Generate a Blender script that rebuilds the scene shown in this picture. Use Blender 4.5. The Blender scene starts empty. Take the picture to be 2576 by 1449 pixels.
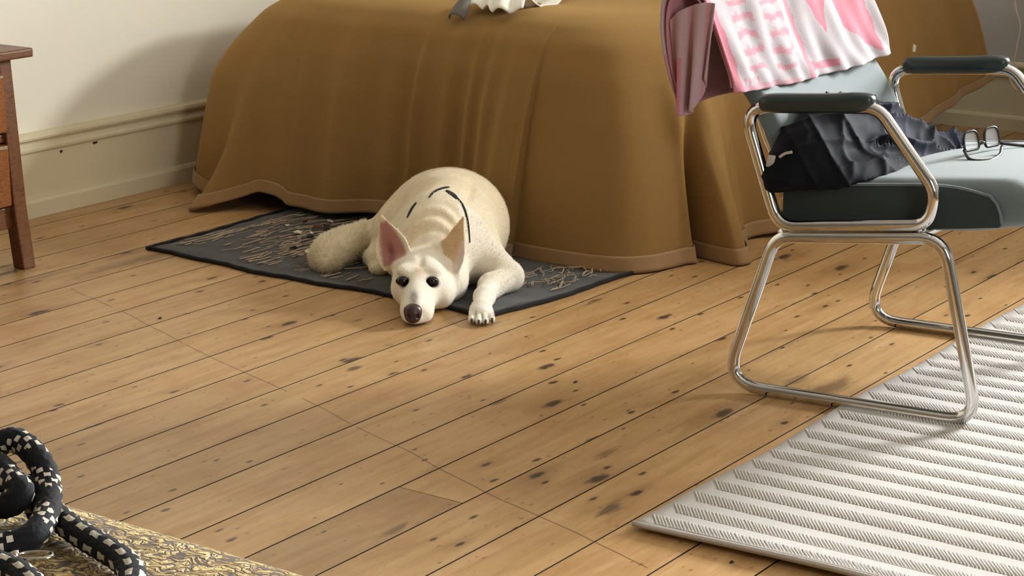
import bpy, bmesh, math, random
import numpy as np
from mathutils import Vector, Matrix
from mathutils.bvhtree import BVHTree

random.seed(7)
rng = np.random.RandomState(11)
SC = bpy.context.scene
COL = SC.collection

# ------------------------------------------------------------------ camera
PITCH, YAW = math.radians(14.697), math.radians(34.937)
fh = Vector((math.cos(YAW), math.sin(YAW), 0))
right = Vector((math.sin(YAW), -math.cos(YAW), 0))
fw = fh * math.cos(PITCH) - Vector((0, 0, 1)) * math.sin(PITCH)
up = fh * math.sin(PITCH) + Vector((0, 0, 1)) * math.cos(PITCH)
cam_d = bpy.data.cameras.new('camera')
cam_d.sensor_width = 36.0
cam_d.lens = 5126.0 / 2576.0 * 36.0
cam = bpy.data.objects.new('camera', cam_d)
COL.objects.link(cam)
cam.matrix_world = Matrix(((right.x, up.x, -fw.x, 0.0), (right.y, up.y, -fw.y, 0.0), (right.z, up.z, -fw.z, 1.25), (0, 0, 0, 1)))
SC.camera = cam

# ------------------------------------------------------------------ world, lights, exposure
world = bpy.data.worlds.new('sky'); SC.world = world
world.use_nodes = True
bg = world.node_tree.nodes['Background']
bg.inputs[0].default_value = (0.75, 0.87, 1.0, 1)
bg.inputs[1].default_value = 0.8

ROOM = dict(x0=-1.6, x1=6.65, y0=-1.6, y1=4.29, z1=2.9)
WIN_A = dict(y0=-0.02, y1=0.86, z0=1.20, z1=2.30)       # in the far wall, right of the bed and the added light block
WIN_B = dict(x0=1.05, x1=2.15, z0=1.05, z1=2.5)        # in the right-hand wall

def area(name, loc, rot, sx, sy, power, col):
    l = bpy.data.lights.new(name, 'AREA'); l.shape = 'RECTANGLE'; l.size = sx; l.size_y = sy
    l.energy = power; l.color = col
    o = bpy.data.objects.new(name, l); COL.objects.link(o); o.location = loc; o.rotation_euler = rot
    return o
area('daylight_far_window', (ROOM['x1'] + 0.06, 0.42, 1.75), (0, math.radians(90), 0), 1.06, 0.86, 500, (0.95, 0.98, 1.0))
area('daylight_right_window', (1.60, ROOM['y0'] - 0.06, 1.775), (math.radians(90), 0, 0), 1.06, 1.42, 44, (1.0, 0.97, 0.92))

SC.view_settings.view_transform = 'Standard'
SC.view_settings.look = 'None'
SC.view_settings.exposure = 0.28
SC.view_settings.gamma = 1.0
SC.view_settings.use_curve_mapping = False

# ------------------------------------------------------------------ helpers
def lin(r, g, b):
    f = lambda c: (c / 12.92 if c <= 0.04045 else ((c + 0.055) / 1.055) ** 2.4)
    return (f(r / 255), f(g / 255), f(b / 255), 1)

class NT:
    def __init__(self, name):
        self.m = bpy.data.materials.new(name); self.m.use_nodes = True
        self.t = self.m.node_tree; self.b = self.t.nodes['Principled BSDF']
    def n(self, typ, **kw):
        nd = self.t.nodes.new(typ)
        for k, v in kw.items(): setattr(nd, k, v)
        return nd
    def l(self, a, b): self.t.links.new(a, b)
    def val(self, sock, v):
        if hasattr(v, 'is_linked') or isinstance(v, bpy.types.NodeSocket): self.l(v, sock)
        else: sock.default_value = v
    def math(self, op, a, b=0.0, clamp=False):
        nd = self.n('ShaderNodeMath', operation=op, use_clamp=clamp)
        self.val(nd.inputs[0], a); self.val(nd.inputs[1], b); return nd.outputs[0]
    def mix(self, f, a, b, mode='MIX'):
        nd = self.n('ShaderNodeMix', data_type='RGBA', blend_type=mode)
        self.val(nd.inputs[0], f); self.val(nd.inputs[6], a); self.val(nd.inputs[7], b); return nd.outputs[2]
    def ramp(self, f, stops):
        nd = self.n('ShaderNodeValToRGB'); e = nd.color_ramp.elements
        while len(e) < len(stops): e.new(0.5)
        for k, (p, c) in enumerate(stops):
            e[k].position = p; e[k].color = c if len(c) == 4 else (*c, 1)
        self.val(nd.inputs[0], f); return nd.outputs[0]
    def vmap(self, vec, scale=(1, 1, 1), loc=(0, 0, 0), rot=(0, 0, 0)):
        nd = self.n('ShaderNodeMapping'); self.l(vec, nd.inputs[0])
        nd.inputs['Scale'].default_value = scale; nd.inputs['Location'].default_value = loc
        nd.inputs['Rotation'].default_value = rot; return nd.outputs[0]
    def noise(self, vec, scale, detail=3.0, rough=0.5, dist=0.0):
        nd = self.n('ShaderNodeTexNoise'); self.l(vec, nd.inputs['Vector'])
        nd.inputs['Scale'].default_value = scale; nd.inputs['Detail'].default_value = detail
        nd.inputs['Roughness'].default_value = rough; nd.inputs['Distortion'].default_value = dist
        return nd.outputs[0]
    def voro(self, vec, scale, feature='F1', rand=1.0, dim='3D'):
        nd = self.n('ShaderNodeTexVoronoi', feature=feature, voronoi_dimensions=dim); self.l(vec, nd.inputs['Vector'])
        nd.inputs['Scale'].default_value = scale; nd.inputs['Randomness'].default_value = rand
        return nd
    def pos(self): return self.n('ShaderNodeNewGeometry').outputs['Position']
    def obj(self): return self.n('ShaderNodeTexCoord').outputs['Object']
    def bump(self, h, strength=0.3, dist=0.01):
        nd = self.n('ShaderNodeBump'); self.l(h, nd.inputs['Height'])
        nd.inputs['Strength'].default_value = strength; nd.inputs['Distance'].default_value = dist
        self.l(nd.outputs[0], self.b.inputs['Normal']); return nd
    def col(self, c): self.val(self.b.inputs['Base Color'], c)
    def set(self, **kw):
        for k, v in kw.items(): self.val(self.b.inputs[k.replace('_', ' ')], v)
        return self

def mesh(name, verts, faces, mat=None, parent=None, smooth=True, kind=None):
    me = bpy.data.meshes.new(name)
    me.from_pydata([tuple(v) for v in verts], [], [tuple(int(i) for i in f) for f in faces]); me.update()
    if smooth: me.polygons.foreach_set('use_smooth', [True] * len(me.polygons))
    o = bpy.data.objects.new(name, me); COL.objects.link(o)
    if mat: me.materials.append(mat)
    if parent: o.parent = parent
    if kind: o['kind'] = kind
    return o

def empty(name, loc=(0, 0, 0), rz=0.0, label=None, cat=None, group=None):
    o = bpy.data.objects.new(name, None); COL.objects.link(o); o.location = loc; o.rotation_euler = (0, 0, rz)
    o.empty_display_size = 0.1
    if label: tag(o, label, cat, group)
    return o

def tag(o, label, cat=None, group=None):
    o['label'] = label
    if cat: o['category'] = cat
    if group: o['group'] = group
    return o

def box_data(x0, x1, y0, y1, z0, z1, bev=0.0, seg=2):
    bm = bmesh.new()
    bmesh.ops.create_cube(bm, size=1)
    for v in bm.verts:
        v.co = Vector(((x0 + x1) / 2 + v.co.x * (x1 - x0), (y0 + y1) / 2 + v.co.y * (y1 - y0), (z0 + z1) / 2 + v.co.z * (z1 - z0)))
    if bev: bmesh.ops.bevel(bm, geom=bm.edges[:], offset=bev, segments=seg, profile=0.6, affect='EDGES')
    me = bpy.data.meshes.new('box'); bm.to_mesh(me); bm.free(); return me

def box(name, x0, x1, y0, y1, z0, z1, mat, parent=None, bev=0.0, seg=2, smooth=False):
    me = box_data(x0, x1, y0, y1, z0, z1, bev, seg); me.name = name
    if smooth: me.polygons.foreach_set('use_smooth', [True] * len(me.polygons))
    o = bpy.data.objects.new(name, me); COL.objects.link(o); me.materials.append(mat)
    if parent: o.parent = parent
    return o

def grid_faces(nr, nc, closed_c=False, off=0):
    F = []
    for i in range(nr - 1):
        for j in range(nc if closed_c else nc - 1):
            k = (j + 1) % nc
            F.append((off + i * nc + j, off + i * nc + k, off + (i + 1) * nc + k, off + (i + 1) * nc + j))
    return F

def rounded_box(h, r, n=14):
    """dense rounded box, half sizes h, returns verts, quads"""
    bm = bmesh.new(); bmesh.ops.create_cube(bm, size=2)
    bmesh.ops.subdivide_edges(bm, edges=bm.edges[:], cuts=n, use_grid_fill=True)
    V = np.array([v.co[:] for v in bm.verts]); F = [tuple(v.index for v in f.verts) for f in bm.faces]; bm.free()
    h = np.array(h, float); r = min(r, h.min())
    # denser sampling near the rim
    W = np.sign(V) * (1 - (1 - np.abs(V)) ** 1.5)
    P = W * h; I = np.clip(P, -(h - r), h - r); D = P - I
    L = np.linalg.norm(D, axis=1, keepdims=True); L[L < 1e-9] = 1
    return I + D / L * r * (np.abs(D).max(1, keepdims=True) > 1e-9), F

def smooth_path(pts, n=8):
    """Catmull-Rom"""
    P = [Vector(p) for p in pts]; P = [2 * P[0] - P[1]] + P + [2 * P[-1] - P[-2]]
    out = []
    for i in range(1, len(P) - 2):
        for k in range(n):
            t = k / n; a, b, c, d = P[i - 1:i + 3]
            out.append(0.5 * ((2 * b) + (c - a) * t + (2 * a - 5 * b + 4 * c - d) * t * t + (3 * b - a - 3 * c + d) * t ** 3))
    out.append(P[-2]); return out

def fillet(pts, rad, closed=True, n=7):
    """polyline with rounded corners"""
    P = [Vector(p) for p in pts]; N = len(P); out = []
    for i in range(N):
        if not closed and i in (0, N - 1): out.append(P[i]); continue
        a, b, c = P[i - 1], P[i], P[(i + 1) % N]
        r = rad[i] if isinstance(rad, (list, tuple)) else rad
        d1 = (a - b).normalized(); d2 = (c - b).normalized()
        ang = d1.angle(d2); tl = min(r / math.tan(ang / 2), 0.48 * (a - b).length, 0.48 * (c - b).length)
        p, q = b + d1 * tl, b + d2 * tl
        for k in range(n + 1):
            t = k / n; w = 2 * t * (1 - t) * 0.9
            out.append(p * (1 - t) ** 2 + b * 2 * t * (1 - t) + q * t * t)
    return out

def tube_data(path, rad, sides=12, closed=False, caps=True):
    P = [Vector(p) for p in path]; N = len(P)
    T = []
    for i in range(N):
        a = P[i - 1] if (closed or i > 0) else P[i]
        b = P[(i + 1) % N] if (closed or i < N - 1) else P[i]
        T.append((b - a).normalized())
    ref = Vector((0, 0, 1)) if abs(T[0].z) < 0.9 else Vector((1, 0, 0))
    nrm = (ref - T[0] * ref.dot(T[0])).normalized(); V = []
    for i in range(N):
        nrm = (nrm - T[i] * nrm.dot(T[i])).normalized(); bi = T[i].cross(nrm)
        r = rad[i] if hasattr(rad, '__len__') else rad
        for k in range(sides):
            a = 2 * math.pi * k / sides
            V.append(P[i] + (nrm * math.cos(a) + bi * math.sin(a)) * r)
    F = []
    for i in range(N if closed else N - 1):
        for k in range(sides):
            j = (i + 1) % N; m = (k + 1) % sides
            F.append((i * sides + k, i * sides + m, j * sides + m, j * sides + k))
    if caps and not closed:
        F.append(tuple(range(sides - 1, -1, -1))); F.append(tuple((N - 1) * sides + k for k in range(sides)))
    return V, F

def tube(name, path, rad, mat, parent=None, sides=12, closed=False):
    V, F = tube_data(path, rad, sides, closed); return mesh(name, V, F, mat, parent)

def join(parts):
    V, F = [], []
    for v, f in parts:
        o = len(V); V += [tuple(x) for x in v]; F += [tuple(i + o for i in q) for q in f]
    return V, F

# ---- signed distance fields -> one continuous skin (surface nets)
class SDF:
    def __init__(self, lo, hi, h):
        self.h = h; self.lo = np.array(lo, float)
        self.n = np.ceil((np.array(hi) - self.lo) / h).astype(int) + 1
        self.F = np.full(self.n, 1.0, np.float32)
    def _win(self, lo, hi):
        i0 = np.clip(np.floor((np.array(lo) - self.lo) / self.h).astype(int), 0, self.n)
        i1 = np.clip(np.ceil((np.array(hi) - self.lo) / self.h).astype(int) + 1, 0, self.n)
        ax = [self.lo[k] + np.arange(i0[k], i1[k]) * self.h for k in range(3)]
        X, Y, Z = np.meshgrid(*ax, indexing='ij')
        return tuple(slice(a, b) for a, b in zip(i0, i1)), np.stack([X, Y, Z], -1).astype(np.float32)
    def _merge(self, sl, d, k, sub=False):
        f = self.F[sl]
        if sub:
            hh = np.clip(0.5 - 0.5 * (f + d) / k, 0, 1); self.F[sl] = f * (1 - hh) - d * hh + k * hh * (1 - hh)
        else:
            hh = np.clip(0.5 + 0.5 * (f - d) / k, 0, 1); self.F[sl] = f * (1 - hh) + d * hh - k * hh * (1 - hh)
    def rc(self, a, b, r1, r2, k=0.02, sub=False):
        a = np.array(a, float); b = np.array(b, float); m = max(r1, r2) + 0.05
        sl, P = self._win(np.minimum(a, b) - m, np.maximum(a, b) + m)
        ba = b - a; t = np.clip(((P - a) @ ba) / (ba @ ba), 0, 1)[..., None]
        d = np.linalg.norm(P - a - t * ba, axis=-1) - (r1 + t[..., 0] * (r2 - r1)); self._merge(sl, d, k, sub)
    def ell(self, c, r, k=0.02, rot=None, sub=False):
        c = np.array(c, float); r = np.array(r, float); m = r.max() + 0.05
        sl, P = self._win(c - m, c + m); Q = P - c
        if rot is not None: Q = Q @ np.array(rot, float)      # columns: local axes
        k0 = np.linalg.norm(Q / r, axis=-1); k1 = np.linalg.norm(Q / (r * r), axis=-1) + 1e-6
        self._merge(sl, k0 * (k0 - 1) / k1, k, sub)
    def func(self, lo, hi, fn, k=0.01, sub=False):
        sl, P = self._win(lo, hi); self._merge(sl, fn(P), k, sub)
    def warp(self, lo, hi, fn):
        sl, P = self._win(lo, hi); self.F[sl] += fn(P)
    def floor(self, z):
        zz = self.lo[2] + np.arange(self.n[2]) * self.h
        self.F = np.maximum(self.F, (z - zz)[None, None, :].astype(np.float32))
    def extract(self):
        F = self.F; h = self.h; s = F < 0; nx, ny, nz = F.shape
        c = [s[i:nx - 1 + i, j:ny - 1 + j, k:nz - 1 + k] for i in (0, 1) for j in (0, 1) for k in (0, 1)]
        cnt = sum(x.astype(np.int8) for x in c); act = (cnt > 0) & (cnt < 8)
        idx = np.full(act.shape, -1, np.int64); I = np.argwhere(act); idx[act] = np.arange(len(I))
        acc = np.zeros((len(I), 3)); num = np.zeros((len(I), 1))
        cor = [(i, j, k) for i in (0, 1) for j in (0, 1) for k in (0, 1)]
        for p in cor:
            for ax in range(3):
                if p[ax]: continue
                q = list(p); q[ax] = 1
                f0 = F[I[:, 0] + p[0], I[:, 1] + p[1], I[:, 2] + p[2]]; f1 = F[I[:, 0] + q[0], I[:, 1] + q[1], I[:, 2] + q[2]]
                m = (f0 < 0) != (f1 < 0); t = np.where(m, f0 / np.where(m, f0 - f1, 1), 0)
                pt = np.tile(np.array(p, float), (len(I), 1)); pt[:, ax] += t
                acc += pt * m[:, None]; num += m[:, None]
        V = self.lo + (I + acc / num) * h
        Q = []
        for ax in range(3):
            a, b = [(1, 2), (2, 0), (0, 1)][ax]
            sl0 = [slice(None)] * 3; sl1 = [slice(None)] * 3
            sl0[ax] = slice(0, -1); sl1[ax] = slice(1, None)
            s0 = s[tuple(sl0)]; s1 = s[tuple(sl1)]; E = np.argwhere(s0 != s1)
            ok = (E[:, a] > 0) & (E[:, b] > 0) & (E[:, a] < F.shape[a] - 1) & (E[:, b] < F.shape[b] - 1); E = E[ok]
            fl = s0[E[:, 0], E[:, 1], E[:, 2]]
            def cell(da, db):
                G = E.copy(); G[:, a] -= da; G[:, b] -= db; return idx[G[:, 0], G[:, 1], G[:, 2]]
            q = np.stack([cell(1, 1), cell(0, 1), cell(0, 0), cell(1, 0)], 1)
            q[~fl] = q[~fl][:, ::-1]; Q.append(q)
        return V, np.concatenate(Q)

def np_mesh(name, V, Q, mat, parent=None, color=None):
    me = bpy.data.meshes.new(name); me.vertices.add(len(V)); me.vertices.foreach_set('co', V.astype(np.float32).ravel())
    me.loops.add(Q.size); me.loops.foreach_set('vertex_index', Q.astype(np.int32).ravel())
    me.polygons.add(len(Q)); me.polygons.foreach_set('loop_start', np.arange(0, Q.size, 4, dtype=np.int32))
    me.polygons.foreach_set('use_smooth', np.ones(len(Q), bool)); me.update(calc_edges=True); me.validate()
    if color is not None:
        at = me.color_attributes.new('tint', 'FLOAT_COLOR', 'POINT')
        at.data.foreach_set('color', np.concatenate([color, np.ones((len(V), 1))], 1).astype(np.float32).ravel())
    me.materials.append(mat); o = bpy.data.objects.new(name, me); COL.objects.link(o)
    if parent: o.parent = parent
    return o

def add_tint(o, color):
    at = o.data.color_attributes.new('tint', 'FLOAT_COLOR', 'POINT')
    at.data.foreach_set('color', np.concatenate([color, np.ones((len(color), 1))], 1).astype(np.float32).ravel())

def relax(V, Q, k, times):
    i = np.concatenate([Q[:, 0], Q[:, 1], Q[:, 2], Q[:, 3]]); j = np.concatenate([Q[:, 1], Q[:, 2], Q[:, 3], Q[:, 0]])
    i, j = np.concatenate([i, j]), np.concatenate([j, i]); cnt = np.bincount(i, minlength=len(V))[:, None]
    for _ in range(times):
        acc = np.stack([np.bincount(i, V[j, c], len(V)) for c in range(3)], 1); V = V * (1 - k) + k * acc / np.maximum(cnt, 1)
    return V

def sstep(a, b, x):
    t = np.clip((x - a) / (b - a), 0, 1); return t * t * (3 - 2 * t)

# ------------------------------------------------------------------ materials
def m_plain(name, col, rough=0.6, metal=0.0, spec=0.5, sheen=0.0):
    t = NT(name); t.set(Roughness=rough, Metallic=metal); t.b.inputs['Specular IOR Level'].default_value = spec
    t.b.inputs['Sheen Weight'].default_value = sheen; t.col(col); return t.m

def m_wall(name, col):
    t = NT(name); p = t.pos(); n = t.noise(p, 3.0, 4); f = t.noise(p, 160.0, 2)
    t.col(t.mix(t.math('MULTIPLY', n, 0.25), col, tuple(c * 0.82 for c in col[:3]) + (1,)))
    t.set(Roughness=0.75); t.bump(f, 0.05, 0.002); return t.m

def m_floor():
    t = NT('pine_boards'); info = t.n('ShaderNodeObjectInfo'); p = t.pos()
    rnd = info.outputs['Random']
    off = t.n('ShaderNodeCombineXYZ'); t.l(t.math('MULTIPLY', rnd, 37.0), off.inputs[0]); t.l(t.math('MULTIPLY', rnd, 11.0), off.inputs[2])
    add = t.n('ShaderNodeVectorMath', operation='ADD'); t.l(p, add.inputs[0]); t.l(off.outputs[0], add.inputs[1]); q = add.outputs[0]
    grain = t.noise(t.vmap(q, (1.2, 11, 1)), 3.0, 4, 0.55, 0.9)
    fine = t.noise(t.vmap(q, (9, 70, 1)), 3.0, 3, 0.6, 1.2)
    blot = t.noise(q, 5.0, 4, 0.6)
    c = t.ramp(grain, [(0.25, lin(160, 122, 76)), (0.5, lin(178, 141, 94)), (0.75, lin(190, 154, 108))])
    c = t.mix(t.math('MULTIPLY', t.math('SUBTRACT', fine, 0.5, True), 1.0, True), c, lin(140, 96, 54))
    c = t.mix(t.math('MULTIPLY', t.math('SUBTRACT', blot, 0.5, True), 1.6, True), c, lin(148, 100, 56))
    # knots and nail holes
    dark = lin(40, 22, 12)
    def spots(scale, vec_scale, lo, hi, keep):
        v = t.voro(t.vmap(q, vec_scale), scale, dim='2D')
        sepc = t.n('ShaderNodeSeparateColor'); t.l(v.outputs['Color'], sepc.inputs[0])
        sz = t.math('ADD', t.math('MULTIPLY', sepc.outputs[1], 1.1), 0.45)
        wob = t.math('ADD', t.math('DIVIDE', v.outputs['Distance'], sz), t.math('MULTIPLY', t.math('SUBTRACT', t.noise(q, 60, 2), 0.5), 0.06))
        s = t.n('ShaderNodeMapRange'); s.clamp = True; t.l(wob, s.inputs[0]); s.inputs[1].default_value = lo; s.inputs[2].default_value = hi
        s.inputs[3].default_value = 1.0; s.inputs[4].default_value = 0.0
        return t.math('MULTIPLY', s.outputs[0], t.math('LESS_THAN', sepc.outputs[0], keep))
    kn = spots(2.3, (1.0, 2.6, 1), 0.03, 0.06, 0.55)
    kn2 = spots(6.0, (1.0, 2.6, 1), 0.03, 0.07, 0.42)
    halo = spots(2.3, (1.0, 2.6, 1), 0.05, 0.22, 0.40)
    c = t.mix(t.math('MULTIPLY', halo, 0.35), c, lin(110, 70, 36))
    kn3 = spots(17.0, (1.0, 2.4, 1), 0.05, 0.10, 0.22)
    c = t.mix(t.math('MULTIPLY', kn3, 0.55), c, lin(92, 56, 30))
    c = t.mix(t.math('MULTIPLY', t.math('MAXIMUM', kn, kn2), 0.9), c, dark)
    # scuffs, blackish wear
    sc = t.noise(t.vmap(q, (2.0, 7.0, 1), (3, 1, 0), (0, 0, 0.25)), 4.0, 6, 0.65, 1.5)
    sm = t.n('ShaderNodeMapRange'); sm.clamp = True; t.l(sc, sm.inputs[0]); sm.inputs[1].default_value = 0.62; sm.inputs[2].default_value = 0.74
    c = t.mix(t.math('MULTIPLY', sm.outputs[0], 0.45), c, lin(96, 66, 40))
    # particular worn stains
    for (sx, sy, rx, ry, st) in ((2.78, 1.74, .05, .016, .75), (3.02, 1.90, .045, .012, .5), (3.62, 1.74, .10, .03, .55), (3.63, 1.82, .06, .02, .4), (2.49, 1.98, .05, .012, .6), (3.17, 2.62, .035, .010, .8),
                                 (3.19, 2.53, .028, .009, .85), (3.55, 3.67, .22, .03, .45), (3.38, 3.74, .12, .02, .35), (3.62, 2.58, .035, .010, .7), (3.92, 2.50, .05, .010, .75), (3.16, 2.24, .03, .009, .7), (2.61, 2.79, .06, .006, .8), (3.47, 2.85, .03, .008, .7), (4.72, 1.95, .07, .014, .45)):
        sub_ = t.n('ShaderNodeVectorMath', operation='SUBTRACT'); t.l(p, sub_.inputs[0]); sub_.inputs[1].default_value = (sx, sy, 0)
        mul_ = t.n('ShaderNodeVectorMath', operation='MULTIPLY'); t.l(sub_.outputs[0], mul_.inputs[0]); mul_.inputs[1].default_value = (1 / rx, 1 / ry, 0)
        len_ = t.n('ShaderNodeVectorMath', operation='LENGTH'); t.l(mul_.outputs[0], len_.inputs[0])
        dd = t.math('ADD', len_.outputs['Value'], t.math('MULTIPLY', t.math('SUBTRACT', sc, 0.5), 3.0))
        mr = t.n('ShaderNodeMapRange'); mr.clamp = True; t.l(dd, mr.inputs[0]); mr.inputs[1].default_value = 0.35; mr.inputs[2].default_value = 1.05; mr.inputs[3].default_value = st; mr.inputs[4].default_value = 0.0
        c = t.mix(mr.outputs[0], c, lin(58, 38, 24))
    # the long cross-board score line across the middle of the room
    sp = t.n('ShaderNodeSeparateXYZ'); t.l(p, sp.inputs[0])
    ln = t.math('ADD', t.math('SUBTRACT', sp.outputs[0], t.math('MULTIPLY', sp.outputs[1], 0.345)), -2.055)
    ln = t.math('ADD', ln, t.math('MULTIPLY', t.math('SUBTRACT', t.noise(p, 2.2, 2), 0.5), 0.06))
    lm = t.math('LESS_THAN', t.math('ABSOLUTE', ln), 0.0016)
    inr = t.math('MULTIPLY', t.math('GREATER_THAN', sp.outputs[1], 1.55), t.math('LESS_THAN', sp.outputs[1], 3.6))
    lm = t.math('MULTIPLY', t.math('MULTIPLY', lm, inr), t.math('GREATER_THAN', t.noise(p, 9, 2), 0.36))
    c = t.mix(t.math('MULTIPLY', lm, 0.75), c, lin(78, 50, 28))
    # board tint (each board its own colour)
    c = t.mix(1.0, c, info.outputs['Color'], 'MULTIPLY')
    t.col(c)
    r = t.n('ShaderNodeMapRange'); t.l(blot, r.inputs[0]); r.inputs[3].default_value = 0.26; r.inputs[4].default_value = 0.5
    t.l(r.outputs[0], t.b.inputs['Roughness']); t.b.inputs['Specular IOR Level'].default_value = 0.45
    hgt = t.math('SUBTRACT', t.math('MULTIPLY', grain, 0.6), t.math('MULTIPLY', kn, 0.6)); t.bump(hgt, 0.12, 0.004)
    return t.m

def m_throw():
    t = NT('mustard_wool'); p = t.pos(); n = t.noise(p, 5.0, 4); w = t.noise(t.vmap(p, (60, 60, 900)), 1.0, 2); f = t.noise(p, 420, 2)
    c = t.mix(n, lin(138, 106, 62), lin(128, 97, 55)); c = t.mix(t.math('MULTIPLY', f, 0.25), c, lin(158, 125, 78)); t.col(c)
    t.set(Roughness=0.95); t.b.inputs['Specular IOR Level'].default_value = 0.1
    t.b.inputs['Sheen Weight'].default_value = 0.35; t.b.inputs['Sheen Roughness'].default_value = 0.5
    t.b.inputs['Sheen Tint'].default_value = lin(235, 196, 130)
    t.bump(t.math('ADD', w, t.math('MULTIPLY', f, 0.6)), 0.18, 0.002); return t.m

def m_hem():
    t = NT('throw_binding'); p = t.pos(); f = t.noise(p, 260, 2); n = t.noise(p, 14, 3)
    t.col(t.mix(n, lin(152, 116, 72), lin(136, 102, 60))); t.set(Roughness=0.7); t.bump(f, 0.15, 0.002)
    t.b.inputs['Sheen Weight'].default_value = 0.2; return t.m

def m_fabric(name, col, col2, scale=300, rough=0.85, bump=0.2, sheen=0.1):
    t = NT(name); p = t.obj(); f = t.noise(p, scale, 3); n = t.noise(p, 8, 3)
    t.col(t.mix(t.math('ADD', t.math('MULTIPLY', n, 0.6), t.math('MULTIPLY', f, 0.4)), col, col2))
    t.set(Roughness=rough); t.b.inputs['Sheen Weight'].default_value = sheen; t.b.inputs['Specular IOR Level'].default_value = 0.25
    t.bump(f, bump, 0.0015); return t.m

def m_chrome():
    t = NT('chromed_steel'); n = t.noise(t.obj(), 30, 4)
    t.col(t.mix(n, (0.74, 0.74, 0.73, 1), (0.58, 0.57, 0.56, 1))); t.set(Metallic=1.0)
    r = t.n('ShaderNodeMapRange'); t.l(n, r.inputs[0]); r.inputs[3].default_value = 0.03; r.inputs[4].default_value = 0.16
    t.l(r.outputs[0], t.b.inputs['Roughness']); return t.m

def m_wood_dark(name='dark_stained_wood', a=(74, 42, 22), b=(120, 76, 40), rough=0.4, sc=(3, 3, 14)):
    t = NT(name); p = t.obj(); g = t.noise(t.vmap(p, sc), 6.0, 5, 0.6, 2.2); w = t.noise(t.vmap(p, (40, 40, 4)), 2.0, 3)
    t.col(t.mix(t.math('MULTIPLY', w, 0.35), t.ramp(g, [(0.3, lin(*a)), (0.55, lin(*b)), (0.7, lin(*(int(x * 0.75) for x in a)))]), lin(60, 34, 18)))
    t.set(Roughness=rough); t.bump(g, 0.12, 0.003); return t.m

def m_tint(name, rough=0.8, bump_scale=300, bump=0.15, sheen=0.15, spec=0.2, sheen_tint=None, sss=0.0):
    t = NT(name); a = t.n('ShaderNodeVertexColor', layer_name='tint'); p = t.obj(); f = t.noise(p, bump_scale, 3)
    t.col(t.mix(t.math('MULTIPLY', f, 0.18), a.outputs[0], (0.25, 0.2, 0.15, 1), 'MULTIPLY'))
    t.set(Roughness=rough); t.b.inputs['Sheen Weight'].default_value = sheen; t.b.inputs['Specular IOR Level'].default_value = spec
    t.bump(f, bump, 0.003); return t.m

def m_brocade():
    t = NT('gold_brocade'); p = t.obj()
    wv = t.noise(p, 30.0, 2); wp = t.n('ShaderNodeVectorMath', operation='ADD')
    cb = t.n('ShaderNodeCombineXYZ'); t.l(t.math('MULTIPLY', t.math('SUBTRACT', t.noise(p, 40, 2), 0.5), 0.05), cb.inputs[0])
    t.l(t.math('MULTIPLY', t.math('SUBTRACT', wv, 0.5), 0.07), cb.inputs[1]); t.l(p, wp.inputs[0]); t.l(cb.outputs[0], wp.inputs[1]); q = wp.outputs[0]
    v1 = t.voro(t.vmap(q, (105, 46, 70)), 1.0, 'DISTANCE_TO_EDGE'); big = t.voro(t.vmap(q, (13, 8.0, 8)), 1.0)
    rings = t.n('ShaderNodeTexWave', wave_type='RINGS'); rings.inputs['Scale'].default_value = 1.0
    sw = t.math('SINE', t.math('MULTIPLY', big.outputs['Distance'], 42.0)); v2 = t.voro(t.vmap(q, (240, 130, 180)), 1.0, 'DISTANCE_TO_EDGE')
    e1 = t.n('ShaderNodeMapRange'); e1.clamp = True; t.l(v1.outputs['Distance'], e1.inputs[0]); e1.inputs[1].default_value = 0.02; e1.inputs[2].default_value = 0.16
    e2 = t.n('ShaderNodeMapRange'); e2.clamp = True; t.l(v2.outputs['Distance'], e2.inputs[0]); e2.inputs[1].default_value = 0.0; e2.inputs[2].default_value = 0.14
    e3 = t.n('ShaderNodeMapRange'); e3.clamp = True; t.l(sw, e3.inputs[0]); e3.inputs[1].default_value = -0.9; e3.inputs[2].default_value = -0.2
    hgt = t.math('MULTIPLY', t.math('MULTIPLY', e1.outputs[0], t.math('ADD', t.math('MULTIPLY', e2.outputs[0], 0.6), 0.4)), t.math('ADD', t.math('MULTIPLY', e3.outputs[0], 0.75), 0.25))
    t.col(t.ramp(hgt, [(0.0, lin(52, 38, 18)), (0.14, lin(120, 90, 42)), (0.34, lin(206, 170, 96)), (0.8, lin(236, 206, 136))]))
    t.set(Roughness=0.55); t.b.inputs['Sheen Weight'].default_value = 0.2; t.bump(hgt, 0.7, 0.004); return t.m

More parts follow.
